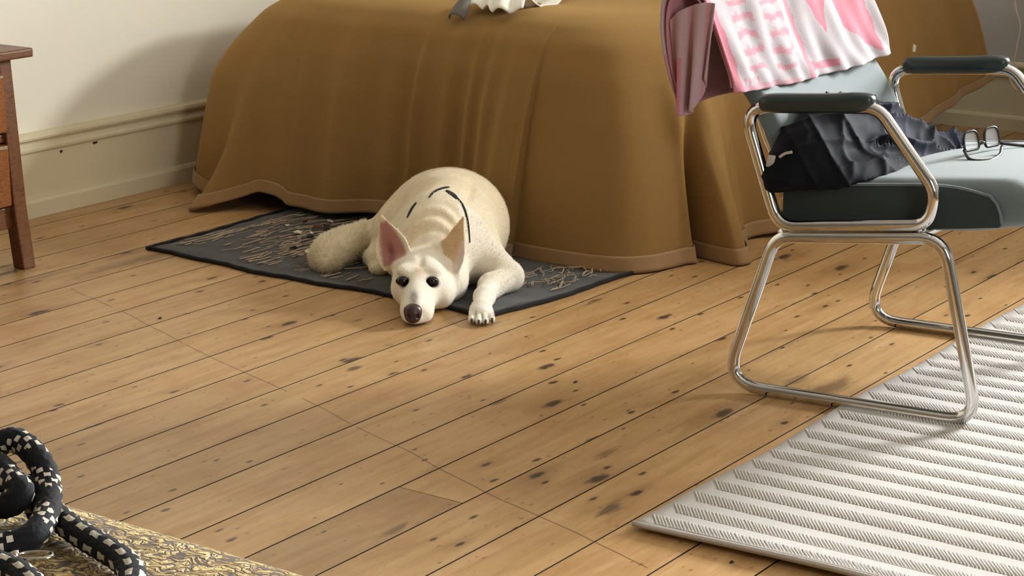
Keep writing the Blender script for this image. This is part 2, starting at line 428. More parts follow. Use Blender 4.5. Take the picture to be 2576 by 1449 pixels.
M = dict(
    floor=m_floor(), wall=m_wall('cream_wall_paint', lin(232, 226, 208)), trim=m_wall('cream_gloss_paint', lin(216, 204, 172)),
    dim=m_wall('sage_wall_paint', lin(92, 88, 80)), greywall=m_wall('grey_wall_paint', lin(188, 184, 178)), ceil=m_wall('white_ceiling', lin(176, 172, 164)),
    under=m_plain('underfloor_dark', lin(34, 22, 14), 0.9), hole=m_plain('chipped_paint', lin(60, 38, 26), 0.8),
    throw=m_throw(), hem=m_hem(), matt=m_fabric('white_mattress_cloth', lin(220, 216, 206), lin(200, 196, 188)),
    bedleg=m_plain('dark_painted_metal', lin(30, 32, 40), 0.5), chrome=m_chrome(),
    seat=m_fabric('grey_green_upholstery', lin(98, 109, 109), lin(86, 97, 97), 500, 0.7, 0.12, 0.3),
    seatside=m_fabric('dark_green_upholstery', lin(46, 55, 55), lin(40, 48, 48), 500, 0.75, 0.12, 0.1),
    arm=m_plain('dark_green_vinyl', lin(34, 45, 45), 0.32),
    wood=m_wood_dark(), wood2=m_wood_dark('carved_drawer_wood', (96, 52, 24), (156, 96, 50), 0.3, (5, 5, 26)),
    brass=m_plain('pale_metal_and_highlight', (0.8, 0.76, 0.68, 1), 0.25, 1.0),
    brocade=m_brocade(), black=m_plain('black_plastic', lin(16, 15, 16), 0.3), nose=None,
    lens=None,
)

# ------------------------------------------------------------------ setting: floor boards
floor = empty('floor'); floor['kind'] = 'structure'
sub = box('subfloor', ROOM['x0'], ROOM['x1'], ROOM['y0'], ROOM['y1'], -0.05, -0.022, M['under'], floor)
seams = [1.395, 1.534, 1.679, 1.8185, 1.961, 2.1015, 2.243, 2.384, 2.5195, 2.655, 2.790, 2.929, 3.0725, 3.210, 3.350, 3.485]
while seams[0] > ROOM['y0']: seams.insert(0, seams[0] - 0.1395)
while seams[-1] < ROOM['y1']: seams.append(seams[-1] + 0.1385)
seams = [max(s, ROOM['y0']) for s in seams]; seams = [min(s, ROOM['y1']) for s in seams]
r0 = random.Random(3)
for i in range(len(seams) - 1):
    a, b = seams[i], seams[i + 1]
    if b - a < 0.02: continue
    cuts = [ROOM['x0'], ROOM['x1']]
    if abs(a - 1.961) < 0.01: cuts = [ROOM['x0'], 2.660, ROOM['x1']]
    elif b < 1.4 or a > 3.9: cuts = [ROOM['x0'], r0.uniform(0.5, 2.0), ROOM['x1']]
    for k in range(len(cuts) - 1):
        g = 0.0022
        o = box('floorboard', cuts[k] + 0.0008, cuts[k + 1] - 0.0008, a + g / 2 + 0.0006, b - g / 2 - 0.0006, -0.022, 0.0, M['floor'], floor)
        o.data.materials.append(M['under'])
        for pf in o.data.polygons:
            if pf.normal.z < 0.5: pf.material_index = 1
        v = r0.uniform(0.92, 1.04); w = r0.uniform(-0.03, 0.03)
        if abs(a - 1.961) < 0.01 and k == 0: v, w = 0.74, -0.02
        o.color = (v, v * (1 + w * 0.6), v * (1 + w), 1)

# ------------------------------------------------------------------ setting: walls, ceiling, windows, skirting
def wall_panel(name, mat, boxes):
    parts = []
    for b in boxes:
        me = box_data(*b); parts.append(([v.co[:] for v in me.vertices], [tuple(p.vertices) for p in me.polygons])); bpy.data.meshes.remove(me)
    V, F = join(parts); o = mesh(name, V, F, mat, smooth=False); o['kind'] = 'structure'; return o
X0, X1, Y0, Y1, Z1 = ROOM['x0'], ROOM['x1'], ROOM['y0'], ROOM['y1'], ROOM['z1']
wall_panel('wall_left', M['wall'], [(X0 - .12, X1 + .12, Y1, Y1 + 0.12, -0.05, Z1)])
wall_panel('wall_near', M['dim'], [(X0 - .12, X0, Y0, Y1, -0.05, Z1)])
a = WIN_A
wall_panel('wall_back', M['greywall'], [(X1, X1 + .12, a['y1'], Y1, -0.05, Z1), (X1, X1 + .12, Y0 - .12, a['y0'], -0.05, Z1),
    (X1, X1 + .12, a['y0'], a['y1'], -0.05, a['z0']), (X1, X1 + .12, a['y0'], a['y1'], a['z1'], Z1)])
b = WIN_B
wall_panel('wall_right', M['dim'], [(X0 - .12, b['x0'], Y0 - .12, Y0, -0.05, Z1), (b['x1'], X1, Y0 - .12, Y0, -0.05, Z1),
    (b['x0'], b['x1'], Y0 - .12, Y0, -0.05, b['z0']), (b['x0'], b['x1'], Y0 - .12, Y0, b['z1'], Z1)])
wall_panel('wall_added_light_block', M['greywall'], [(5.75, X1, 0.92, 1.86, -0.05, 1.26), (5.70, X1, 0.88, 1.90, 1.26, 1.30)])  # unseen block added to shade the bed side and floor behind the chair
wall_panel('ceiling', M['ceil'], [(X0 - .12, X1 + .12, Y0 - .12, Y1 + .12, Z1, Z1 + 0.1)])
# window frames (rails and stiles round the openings)
def win_frame(name, along, lo, hi, z0, z1, plane):
    e = empty(name); e['kind'] = 'structure'
    def bar(nm, p0, p1, za, zb):
        if along == 'y': box(nm, plane - 0.02, plane + 0.05, p0, p1, za, zb, M['trim'], e, 0.004)
        else: box(nm, p0, p1, plane - 0.05, plane + 0.02, za, zb, M['trim'], e, 0.004)
    w = 0.05
    bar('window_stile', lo - w, lo, z0 - w, z1 + w); bar('window_stile', hi, hi + w, z0 - w, z1 + w)
    bar('window_rail', lo, hi, z1, z1 + w); bar('window_rail', lo, hi, z0 - w, z0); bar('sash_bar', lo, hi, (z0 + z1) / 2 - 0.02, (z0 + z1) / 2 + 0.02)
win_frame('window_1', 'y', a['y0'], a['y1'], a['z0'], a['z1'], X1 - 0.03)
win_frame('window_2', 'x', b['x0'], b['x1'], b['z0'], b['z1'], Y0 + 0.03)

def skirting(name, kind, lo, hi, at, mat):
    """moulded profile: (out, z)"""
    prof = [(0.0, 0.0), (0.034, 0.0), (0.034, 0.042), (0.030, 0.050), (0.018, 0.052), (0.018, 0.176), (0.020, 0.180), (0.026, 0.183), (0.027, 0.190),
            (0.022, 0.198), (0.018, 0.206), (0.020, 0.213), (0.030, 0.216), (0.032, 0.222), (0.030, 0.230), (0.012, 0.233), (0.0, 0.234)]
    V, F = [], []
    for s in (lo, hi):
        for o, z in prof:
            V.append((s, at - o, z) if kind == 'x' else (at - o, s, z))
    n = len(prof)
    for k in range(n - 1):
        q = (k, k + 1, n + k + 1, n + k); F.append(q if kind == 'x' else q[::-1])
    o = mesh(name, V, F, mat, smooth=False); o['kind'] = 'structure'; return o
bl = skirting('baseboard_left', 'x', X0, X1, Y1, M['trim'])
skirting('baseboard_back', 'y', Y0, Y1 - 0.03, X1, M['trim'])
for (x, z, w, h) in ((3.90, 0.167, 0.0055, 0.0045), (4.03, 0.172, 0.010, 0.004)):
    V = []; nn = 9
    for k in range(nn):
        aa = 2 * math.pi * k / nn; rr = 1 + 0.25 * math.sin(k * 2.3)
        V.append((x + w * rr * math.cos(aa), Y1 - 0.0188, z + h * rr * math.sin(aa)))
    V2 = [(p[0], p[1] + 0.0012, p[2]) for p in V]
    mesh('paint_chip', V + V2, [tuple(range(nn))[::-1], tuple(range(nn, 2 * nn))] + [(k, (k + 1) % nn, nn + (k + 1) % nn, nn + k) for k in range(nn)], M['hole'], bl, False)

# ------------------------------------------------------------------ bed and mustard throw
bed = empty('bed', (5.4, 3.3, 0), 0, 'double bed with dark legs hidden under the mustard throw', 'bed')
def child_box(name, x0, x1, y0, y1, z0, z1, mat, parent, bev=0.0, seg=2, smooth=False):
    l = parent.location; return box(name, x0 - l.x, x1 - l.x, y0 - l.y, y1 - l.y, z0 - l.z, z1 - l.z, mat, parent, bev, seg, smooth)
child_box('mattress', 4.56, 6.52, 2.86, 3.78, 0.34, 0.565, M['matt'], bed, 0.05, 4, True)
child_box('bed_base', 4.60, 6.50, 2.88, 3.76, 0.22, 0.335, M['bedleg'], bed, 0.01)
for (x, y) in ((4.42, 3.93), (4.66, 2.94), (6.22, 2.74), (6.40, 3.70)):
    tp = 0.23
    cx, cy = (x, y)
    V, F = tube_data([(cx - 5.4, cy - 3.3, 0), (cx - 5.4, cy - 3.3, tp)], [0.019, 0.026], 10)
    mesh('leg', V, F, M['bedleg'], bed)
child_box('cross_rail', 6.10, 6.48, 2.70, 2.90, 0.2, 0.225, M['bedleg'], bed, 0.004)
child_box('cross_rail', 4.40, 4.66, 3.72, 3.97, 0.2, 0.225, M['bedleg'], bed, 0.004)

def build_throw():
    TX, TL, TR, RAD, XB = 4.50, 3.84, 2.80, 0.14, 6.30
    pts, nrm = [], []
    def seg(p, q, n, N):
        for k in range(N): t = k / N; pts.append((p[0] + (q[0] - p[0]) * t, p[1] + (q[1] - p[1]) * t)); nrm.append(n)
    def arc(c, a0, a1, N):
        for k in range(N):
            t = a0 + (a1 - a0) * k / N; pts.append((c[0] + RAD * math.cos(t), c[1] + RAD * math.sin(t))); nrm.append((math.cos(t), math.sin(t)))
    seg((XB, TL), (TX + RAD, TL), (0, 1), 90)
    arc((TX + RAD, TL - RAD), math.pi / 2, math.pi, 70)
    seg((TX, TL - RAD), (TX, TR + RAD), (-1, 0), 130)
    arc((TX + RAD, TR + RAD), math.pi, 1.5 * math.pi, 200)
    seg((TX + RAD, TR), (XB, TR), (0, -1), 150)
    pts.append((XB, TR)); nrm.append((0, -1))
    P = np.array(pts); Nn = np.array(nrm); S = len(P)
    idx = np.arange(S)
    ang = np.degrees(np.arctan2(Nn[:, 1], -Nn[:, 0]))          # 90 left side, 0 front, -90 right side
    cl = (idx >= 90) & (idx < 160); cr = (idx >= 290) & (idx < 490)
    Yf = P[:, 1]; Xf = P[:, 0]; front = (idx >= 150) & (idx < 300)
    # hem height
    zh = np.full(S, 0.04)
    zh = np.where(front, np.interp(Yf, [2.8, 2.95, 3.1, 3.4, 3.6, 3.75, 3.9], [0.012, 0.04, 0.055, 0.040, 0.026, 0.044, 0.055]), zh)
    zh[:90] = 0.045
    zh = np.where(cl, np.interp(ang, [0, 13, 20, 24, 30, 45, 90], [0.055, 0.060, 0.030, 0.0, 0.008, 0.03, 0.045]), zh)
    zh = np.where(cr, 0.003, zh)
    rs = idx >= 490
    zh = np.where(rs, np.interp(Xf, [4.66, 4.95, 5.3, 5.56, 5.9, 6.2, 6.4], [0.004, 0.03, 0.075, 0.115, 0.155, 0.205, 0.245]), zh)
    ker = np.hanning(9); ker /= ker.sum(); zh = np.convolve(np.pad(zh, 4, mode='edge'), ker, 'valid')
    # roll-over profile
    tz = np.array([0, .04, .10, .18, .30, .45, .62, .80, 1.0]); po = np.array([0, .055, .115, .165, .205, .238, .262, .282, .300])
    pz = np.array([1.0, .992, .955, .885, .745, .570, .380, .190, 0.0])
    NT_, NI = 90, 26
    tt = np.linspace(0, 1, NT_)
    off0 = np.interp(tt, tz, po); z0 = np.interp(tt, tz, pz)
    k2 = np.hanning(9); k2 /= k2.sum()
    off0 = np.convolve(np.pad(off0, 4, mode='reflect', reflect_type='odd'), k2, 'valid'); z0 = np.convolve(np.pad(z0, 4, mode='reflect', reflect_type='odd'), k2, 'valid')
    g = lambda x, c, w: np.exp(-((x - c) / w) ** 2)
    rows = []; ZT = 0.600
    nz = [(rng.uniform(6, 40), rng.uniform(0, 6.28), rng.uniform(0.2, 1)) for _ in range(14)]
    arc_len = np.concatenate([[0], np.cumsum(np.linalg.norm(np.diff(P, axis=0), axis=1))])
    wob = sum(a * np.sin(f * arc_len + p) / f for f, p, a in nz)
    for i in range(NI, 0, -1):                                  # top of the bed, inner to outer
        f = i / NI
        cxx = np.clip(P[:, 0], 4.95, XB); cyy = np.full(S, 3.3)
        e = f ** 1.3
        X = P[:, 0] * (1 - e) + cxx * e; Y = P[:, 1] * (1 - e) + cyy * e
        Z = ZT + 0.018 * sstep(0, 1, f) + 0.003 * np.sin(9 * X + 5 * Y) * f
        rows.append(np.stack([X, Y, Z], 1))
    xb = np.interp(-ang, [0, 20, 38, 50, 62, 68, 75, 82, 90], [0.0, 0.05, 0.137, 0.10, 0.075, 0.11, 0.09, 0.05, 0.01])
    xf = np.interp(-ang, [0, 45, 56, 59.5, 63, 67, 71, 80, 90], [0.0, 0.0, -0.02, -0.01, -0.14, 0.055, 0.05, -0.02, 0.0])
    k3 = np.hanning(41); k3 /= k3.sum(); xb = np.convolve(np.pad(xb, 20, mode='edge'), k3, 'valid')
    k3 = np.hanning(9); k3 /= k3.sum(); xf = np.convolve(np.pad(xf, 4, mode='edge'), k3, 'valid')
    for j in range(NT_):
        t = tt[j]
        flare = cl * (0.14 * g(ang, 24, 5) * t ** 3 + 0.115 * g(ang, 54, 26) * sstep(0.0, 0.5, t))
        flare += 0.05 * front * g(Yf, 3.2, 0.35) * t * -0.5
        # right-hand corner cone folds
        rc = cr * (xb * t ** 1.1 + xf * sstep(0.30, 1.0, t) + 0.020 * g(ang, -60, 5) * g(t, 0.42, 0.12) + 0.016 * g(ang, -70, 5) * g(t, 0.36, 0.12) - 0.015 * g(ang, -65, 4) * g(t, 0.42, 0.15))
        rf = front * 0.06 * g(Yf, 2.96, 0.10) * t ** 1.3
        rr = rs * (0.05 * g(Xf, 4.78, 0.07) - 0.03 * g(Xf, 4.92, 0.05) + 0.03 * g(Xf, 5.08, 0.08)) * t
        # slim vertical folds over the front
        ff = front * (0.026 * g(Yf, 3.295, 0.013) * sstep(0.1, 0.35, t) + 0.010 * g(Yf, 3.20, 0.02) - 0.010 * g(Yf, 3.34, 0.03)
                      + 0.016 * g(Yf, 3.06, 0.018) + 0.015 * g(Yf, 3.12, 0.014) - 0.008 * g(Yf, 3.16, 0.02) + 0.008 * g(Yf, 2.99, 0.02) + 0.012 * g(Yf, 3.68, 0.03) + 0.014 * g(Yf, 3.54, 0.04) - 0.008 * g(Yf, 3.44, 0.04) + 0.012 * g(Yf, 2.90, 0.03)) * sstep(0, 0.5, t)
        dip = front * 0.0
        o = off0[j] + flare + rc + rf + rr + ff + wob * 0.10 * t
        X = P[:, 0] + Nn[:, 0] * o; Y = P[:, 1] + Nn[:, 1] * o
        Z = zh + (ZT - zh) * z0[j] - 0.012 * front * g(Yf, 3.22, 0.10) * g(t, 0.0, 0.2)
        rows.append(np.stack([X, Y, Z], 1))
    R = np.array(rows); return R
TH = build_throw()
nr, nc = TH.shape[:2]
throw = empty('bed_throw', (5.2, 3.3, 0.6), 0, 'mustard wool throw draped over the bed, hanging to the floor', 'blanket')
base = np.array([5.2, 3.3, 0.6])
cl_o = mesh('throw_cloth', (TH - base).reshape(-1, 3), [f[::-1] for f in grid_faces(nr, nc)], M['throw'], throw)
md = cl_o.modifiers.new('thick', 'SOLIDIFY'); md.thickness = 0.005; md.offset = -1
# binding band along the hem
band = TH[-7:].copy()
dn = np.zeros_like(band)
tang = np.gradient(band, axis=1); ver = np.gradient(band, axis=0); nn_ = np.cross(tang, ver); nn_ /= np.linalg.norm(nn_, axis=2, keepdims=True) + 1e-9
ctr = np.array([5.3, 3.3, 0.0]); sgn = np.sign(((band - ctr) * nn_).sum(2).mean()); band = band + nn_ * sgn * 0.0035; band[-1] -= np.array([0, 0, 0.001])
hem = mesh('hem_band', (band - base).reshape(-1, 3), [f[::-1] for f in grid_faces(7, nc)], M['hem'], throw)
hem['label'] = 'lighter ochre binding band along the throw hem'
md = hem.modifiers.new('thick', 'SOLIDIFY'); md.thickness = 0.003; md.offset = 1
tagm = m_plain('white_care_tag', lin(232, 228, 214), 0.6)
V, F = [(0.532, -0.775, -0.222), (0.548, -0.776, -0.226), (0.549, -0.778, -0.206), (0.531, -0.777, -0.198)], [(0, 1, 2, 3)]
ct = mesh('care_tag', V, F, tagm, throw, False); md = ct.modifiers.new('thick', 'SOLIDIFY'); md.thickness = 0.001

# ------------------------------------------------------------------ crumpled white cloth on the bed edge
def build_crumple():
    root = empty('crumpled_cloth', (4.41, 3.185, 0.578), 0, 'crumpled white cloth with grey underside on the bed edge', 'cloth')
    mw = m_fabric('white_cotton', lin(240, 236, 224), lin(226, 222, 208), 260, 0.8, 0.1, 0.1); mg = m_fabric('grey_lining', lin(120, 114, 104), lin(86, 82, 76), 260, 0.8, 0.1, 0.1)
    N = 34; V = []
    for i in range(N):
        for j in range(N):
            u, v = i / (N - 1), j / (N - 1)
            x = -0.02 + 0.30 * u + 0.02 * math.sin(7 * v); y = 0.045 - 0.19 * v + 0.015 * math.sin(9 * u)
            lift = 0.016 * abs(math.sin(11 * v + 3 * u)) * (1 - 0.5 * u) + 0.012 * math.sin(6 * u + 2) + 0.012 * math.sin(13 * u * v)
            z = 0.022 + lift + 0.03 * u - 0.02 * max(0, 0.15 - u) / 0.15
            V.append((x, y, z))
    o = mesh('white_sheet', V, grid_faces(N, N), mw, root); md = o.modifiers.new('t', 'SOLIDIFY'); md.thickness = 0.004
    V = []; n1, n2 = 14, 16                                     # grey rolled flap hanging over the edge
    for i in range(n1):
        t = i / (n1 - 1)
        for j in range(n2):
            aa = math.pi * j / (n2 - 1)
            rr = 0.018 + 0.008 * math.sin(3 * t + 1)
            V.append((-0.045 + 0.05 * t - 0.012 * math.sin(aa), 0.046 - 0.006 * t + rr * math.cos(aa), -0.014 + 0.060 * t + rr * 0.7 * math.sin(aa)))
    o = mesh('grey_flap', V, grid_faces(n1, n2), mg, root); md = o.modifiers.new('t', 'SOLIDIFY'); md.thickness = 0.003
build_crumple()

# ------------------------------------------------------------------ wooden bedside cabinet, left edge
cab = empty('bedside_cabinet', (3.2, 4.05, 0), 0, 'dark carved wooden bedside cabinet against the cream wall', 'cabinet')
def cbox(nm, x0, x1, y0, y1, z0, z1, mat, par=None, bev=0.003, seg=2):
    par = par or cab; o = box(nm, x0 - 3.2, x1 - 3.2, y0 - 4.05, y1 - 4.05, z0, z1, mat, cab, bev, seg)
    if par is not cab: o.parent = par
    return o
cbox('cabinet_top', 2.80, 3.412, 3.815, 4.255, 0.530, 0.553, M['wood'], None, 0.006, 3)
def taper_post(x0, x1, y0, y1, z0, z1, fl):
    V = []
    for z, d in ((z0, fl), (z0 + 0.16, fl * 0.55), (z1, 0.0)):
        V += [(x0 + d - 3.2, y0 - d * 0.5 - 4.05, z), (x1 + d - 3.2, y0 - d * 0.5 - 4.05, z), (x1 + d - 3.2, y1 - d * 0.5 - 4.05, z), (x0 + d - 3.2, y1 - d * 0.5 - 4.05, z)]
    F = [(3, 2, 1, 0), (8, 9, 10, 11)]
    for s in (0, 4):
        for k in range(4): F.append((s + k, s + (k + 1) % 4, s + 4 + (k + 1) % 4, s + 4 + k))
    o = mesh('leg', V, F, M['wood'], cab, False); md = o.modifiers.new('b', 'BEVEL'); md.width = 0.004; md.segments = 2; return o
taper_post(3.325, 3.365, 3.845, 3.885, 0, 0.530, 0.028)
taper_post(2.845, 2.885, 3.845, 3.885, 0, 0.530, -0.012)
taper_post(3.343, 3.383, 4.205, 4.245, 0, 0.530, 0.006); taper_post(2.845, 2.885, 4.205, 4.245, 0, 0.530, -0.006)
cbox('side_panel', 3.345, 3.372, 3.87, 4.22, 0.13, 0.530, M['wood']); cbox('side_panel', 2.855, 2.88, 3.87, 4.22, 0.13, 0.530, M['wood'])
cbox('back_panel', 2.86, 3.37, 4.225, 4.24, 0.13, 0.530, M['wood'])
cbox('front_rail', 2.88, 3.35, 3.852, 3.875, 0.500, 0.530, M['wood']); cbox('front_rail', 2.88, 3.35, 3.852, 3.875, 0.325, 0.345, M['wood'])
cbox('apron', 2.88, 3.35, 3.856, 3.875, 0.105, 0.160, M['wood'])
cbox('bottom_panel', 2.88, 3.35, 3.875, 4.22, 0.150, 0.162, M['wood'])
for z0, z1 in ((0.350, 0.495), (0.166, 0.320)):
    d = cbox('drawer', 2.895, 3.335, 3.838, 4.20, z0, z1, M['wood2'], None, 0.006, 3)
    e = cbox('drawer_edge_highlight', 2.90, 3.33, 3.8355, 3.842, z1 - 0.010, z1 - 0.002, M['brass'], d, 0.001, 1)  # pale strip added as the highlight along the drawer's top edge
    kn = cbox('knob', 3.10, 3.13, 3.815, 3.84, (z0 + z1) / 2 - 0.014, (z0 + z1) / 2 + 0.014, M['brass'], d, 0.008, 3)

# ------------------------------------------------------------------ ragged grey mat under the dog
m_mat = m_fabric('charcoal_rag_weave', lin(74, 72, 70), lin(50, 49, 49), 240, 0.95, 0.5, 0.15)
m_matedge = m_fabric('black_mat_binding', lin(30, 28, 30), lin(20, 18, 20), 200, 0.9, 0.3, 0.05)
m_thread = m_fabric('frayed_thread', lin(186, 166, 140), lin(138, 120, 102), 200, 0.9, 0.2, 0.1)
rag = empty('rag_mat', (3.95, 3.15, 0), 0, 'worn charcoal rag mat with frayed patch under the dog', 'mat')
A0, B0 = np.array([3.672, 3.724]), np.array([3.655, 2.612])          # near edge: left corner, right corner
A1, B1 = np.array([4.36, 3.735]), np.array([4.33, 2.535])
def mat_pt(u, v):
    e = (A0 * (1 - v) + B0 * v) * (1 - u) + (A1 * (1 - v) + B1 * v) * u
    wv = 0.010 * math.sin(v * 9 + 1) * (1 - u) + 0.004 * math.sin(v * 31)
    return np.array([e[0] + wv * (1 - u), e[1] + 0.008 * math.sin(u * 8 + 2) * (1 if v > 0.5 else 0.6)])
nu, nv = 40, 80; V = []
for i in range(nu):
    for j in range(nv):
        p = mat_pt(i / (nu - 1), j / (nv - 1)); u, v = i / (nu - 1), j / (nv - 1)
        z = 0.0065 + 0.0012 * math.sin(p[0] * 60 + 3 * p[1]) + 0.0015 * math.sin(p[1] * 23) + 0.006 * math.exp(-((v - 1) / 0.1) ** 2) * math.exp(-((u - 0.15) / 0.2) ** 2)
        V.append((p[0] - 3.95, p[1] - 3.15, z))
o = mesh('mat_body', V, grid_faces(nu, nv), m_mat, rag); md = o.modifiers.new('t', 'SOLIDIFY'); md.thickness = 0.0055; md.offset = 0 if False else -1
edge = [mat_pt(0, v) for v in np.linspace(0, 1, 80)] + [mat_pt(u, 1) for u in np.linspace(0.02, 1, 40)] + [mat_pt(1, v) for v in np.linspace(0.98, 0, 80)] + [mat_pt(u, 0) for u in np.linspace(0.98, 0.02, 40)]
pe = [(p[0] - 3.95, p[1] - 3.15, 0.006 + 0.0008 * math.sin(k * 1.3)) for k, p in enumerate(edge)]
tube('edge_binding', pe, 0.0055, m_matedge, rag, 6, True)
# frayed weft threads, far too many to count
rt = random.Random(5); parts = []
def thread(u, v, L, r, curl, dirx):
    p = mat_pt(u, v); path = []; x, y = p; a = dirx
    n = 5
    for k in range(n):
        path.append((x - 3.95, y - 3.15, 0.010 + 0.006 * abs(math.sin(k * 1.1 + u * 9)) * curl)); a += rt.uniform(-1, 1) * 0.5 * curl
        x += math.cos(a) * L / n; y += math.sin(a) * L / n
    parts.append(tube_data(smooth_path(path, 2), r, 4))
for k in range(560):
    u = min(max(rt.gauss(0.50, 0.22), 0.06), 0.97); v = min(max(rt.gauss(0.36, 0.17), 0.06), 0.72)
    thread(u, v, rt.uniform(0.03, 0.13), rt.choice([0.0006, 0.0008, 0.0011, 0.0015, 0.0021]), rt.choice([0.1, 0.15, 0.2, 0.3, 0.8]), -0.10 + rt.gauss(0, 0.18))
for k in range(60):
    thread(rt.uniform(0.35, 0.75), rt.uniform(0.84, 0.97), rt.uniform(0.03, 0.1), rt.uniform(0.0008, 0.0016), 0.6, rt.gauss(0.2, 0.4))
for k in range(14):
    thread(rt.uniform(0.05, 0.35), rt.uniform(0.02, 0.06), rt.uniform(0.05, 0.14), 0.0012, 0.2, 0.0)
Vt, Ft = join(parts); mesh('frayed_threads', Vt, Ft, m_thread, rag, kind='stuff')
m_scr = [m_plain('cream_scrap', lin(214, 200, 172), 0.8), m_plain('rust_scrap', lin(104, 48, 36), 0.8), m_plain('black_scrap', lin(22, 22, 26), 0.8)]
for (u, v, mi, s) in ((.50, .20, 0, .020), (.56, .17, 0, .012), (.62, .20, 1, .018), (.66, .21, 1, .014), (.72, .19, 0, .014), (.60, .24, 2, .016), (.47, .25, 2, .014), (.57, .13, 0, .010), (.30, .345, 0, .020), (.33, .37, 0, .014), (.27, .41, 0, .012), (.38, .36, 2, .013), (.30, .29, 2, .016), (.66, .14, 1, .010), (.52, .23, 0, .009), (.25, .385, 0, .010)):
    p = mat_pt(u, v); n = 7; V = []
    ph = rt.uniform(0, 6)
    for k in range(n):
        aa = 2 * math.pi * k / n; rr = s * rt.uniform(0.5, 0.95)
        V.append((p[0] - 3.95 + rr * math.cos(aa) * 0.8, p[1] - 3.15 + rr * math.sin(aa), 0.011 + rt.uniform(0, 0.007)))
    V2 = [(q[0], q[1], q[2] + 0.003) for q in V]
    mesh('scrap', V + V2, [tuple(range(n))[::-1], tuple(range(n, 2 * n))] + [(k, (k + 1) % n, n + (k + 1) % n, n + k) for k in range(n)], m_scr[mi], rag)

# ------------------------------------------------------------------ white woven rug on the right
m_rug = m_fabric('white_flat_weave', lin(190, 185, 180), lin(170, 165, 160), 320, 0.95, 0.5, 0.1)
m_rib = m_fabric('white_loop_pile', lin(202, 197, 192), lin(186, 181, 176), 320, 0.95, 0.3, 0.1)
rug = empty('woven_rug', (3.8, 0.5, 0), 0, 'white woven rug with rows of raised ribs under the chair', 'rug')
RX0, RX1, RY0, RY1 = 2.715, 5.3, -0.6, 1.654
n1, n2 = 90, 80; V = []
for i in range(n1):
    for j in range(n2):
        u, v = i / (n1 - 1), j / (n2 - 1); x = RX0 + (RX1 - RX0) * u; y = RY1 + (RY0 - RY1) * v
        x += 0.006 * math.sin(v * 7 + 0.5) * (1 - u) ** 4; y += 0.004 * math.sin(u * 26) * (1 - v) ** 6
        z = 0.008 + 0.0015 * math.sin(x * 9 + y * 4) + 0.011 * math.exp(-(u / 0.03) ** 2) * (0.35 + 0.65 * math.exp(-((v - 0.16) / 0.12) ** 2))
        V.append((x - 3.8, y - 0.5, z))
o = mesh('rug_body', V, grid_faces(n1, n2), m_rug, rug); md = o.modifiers.new('t', 'SOLIDIFY'); md.thickness = 0.005; md.offset = -1
pe = [(RX0 - 3.8 + 0.006 * math.sin(v * 7 + 0.5), RY1 + (RY0 - RY1) * v - 0.5, 0.0085 + 0.011 * (0.35 + 0.65 * math.exp(-((v - 0.16) / 0.12) ** 2))) for v in np.linspace(0, 1, 120)]
tube('selvedge', pe, 0.0045, m_rug, rug, 8)
ribs = []; band_p, rib_p = 0.0700, 0.0068
Vr, Fr, Vg, Fg = [], [], [], []
def rug_z(x, y):
    u = (x - RX0) / (RX1 - RX0); v = (RY1 - y) / (RY1 - RY0)
    return 0.008 + 0.0015 * math.sin(x * 9 + y * 4) + 0.011 * math.exp(-(u / 0.03) ** 2) * (0.35 + 0.65 * math.exp(-((v - 0.16) / 0.12) ** 2))
x = RX0 + 0.022
rrg = random.Random(9)
while x < 5.2:
    y = RY1 - 0.036
    ny_ = int((y + 0.52) / 0.02); o_ = len(Vg)
    for q_ in range(ny_ + 1):
        yy = y + 0.004 - q_ * 0.02
        for px in (0.001, 0.039):
            xx = x + px; u = (xx - RX0) / (RX1 - RX0); y2 = yy + px * 0.76; v = (RY1 - y2) / (RY1 - RY0)
            Vg.append((xx - 3.8, y2 - 0.5, rug_z(xx, y2) + 0.0007))
    for q_ in range(ny_): Fg.append((o_ + 2 * q_, o_ + 2 * q_ + 2, o_ + 2 * q_ + 3, o_ + 2 * q_ + 1))
    ymin = -0.52
    while y > ymin:
        L = 0.0400 + rrg.uniform(-0.003, 0.003); w = 0.0023; h = 0.0024; K = 0.76
        xx = x + rrg.uniform(-0.001, 0.001) + 0.0; u = (xx - RX0) / (RX1 - RX0); v = (RY1 - y) / (RY1 - RY0)
        z = rug_z(xx + L / 2, y + L * K / 2) - 0.0003
        o_ = len(Vr)
        for (px, py, pz) in ((0, w, 0), (0, -w, 0), (L, -w, 0), (L, w, 0), (0.003, w * 0.45, h), (0.003, -w * 0.45, h), (L - 0.003, -w * 0.45, h), (L - 0.003, w * 0.45, h)):
            Vr.append((xx + px - 3.8, y + py + px * K - 0.5, z + pz))
        for q in ((0, 1, 5, 4), (1, 2, 6, 5), (2, 3, 7, 6), (3, 0, 4, 7), (4, 5, 6, 7)): Fr.append(tuple(o_ + k for k in q))
        y -= rib_p
    x += band_p
mesh('raised_ribs', Vr, Fr, m_rib, rug, kind='stuff')
mesh('rib_ground', Vg, Fg, m_fabric('brown_grey_ground_weave', lin(156, 149, 139), lin(136, 129, 119), 320, 0.95, 0.4, 0.05), rug, kind='stuff')

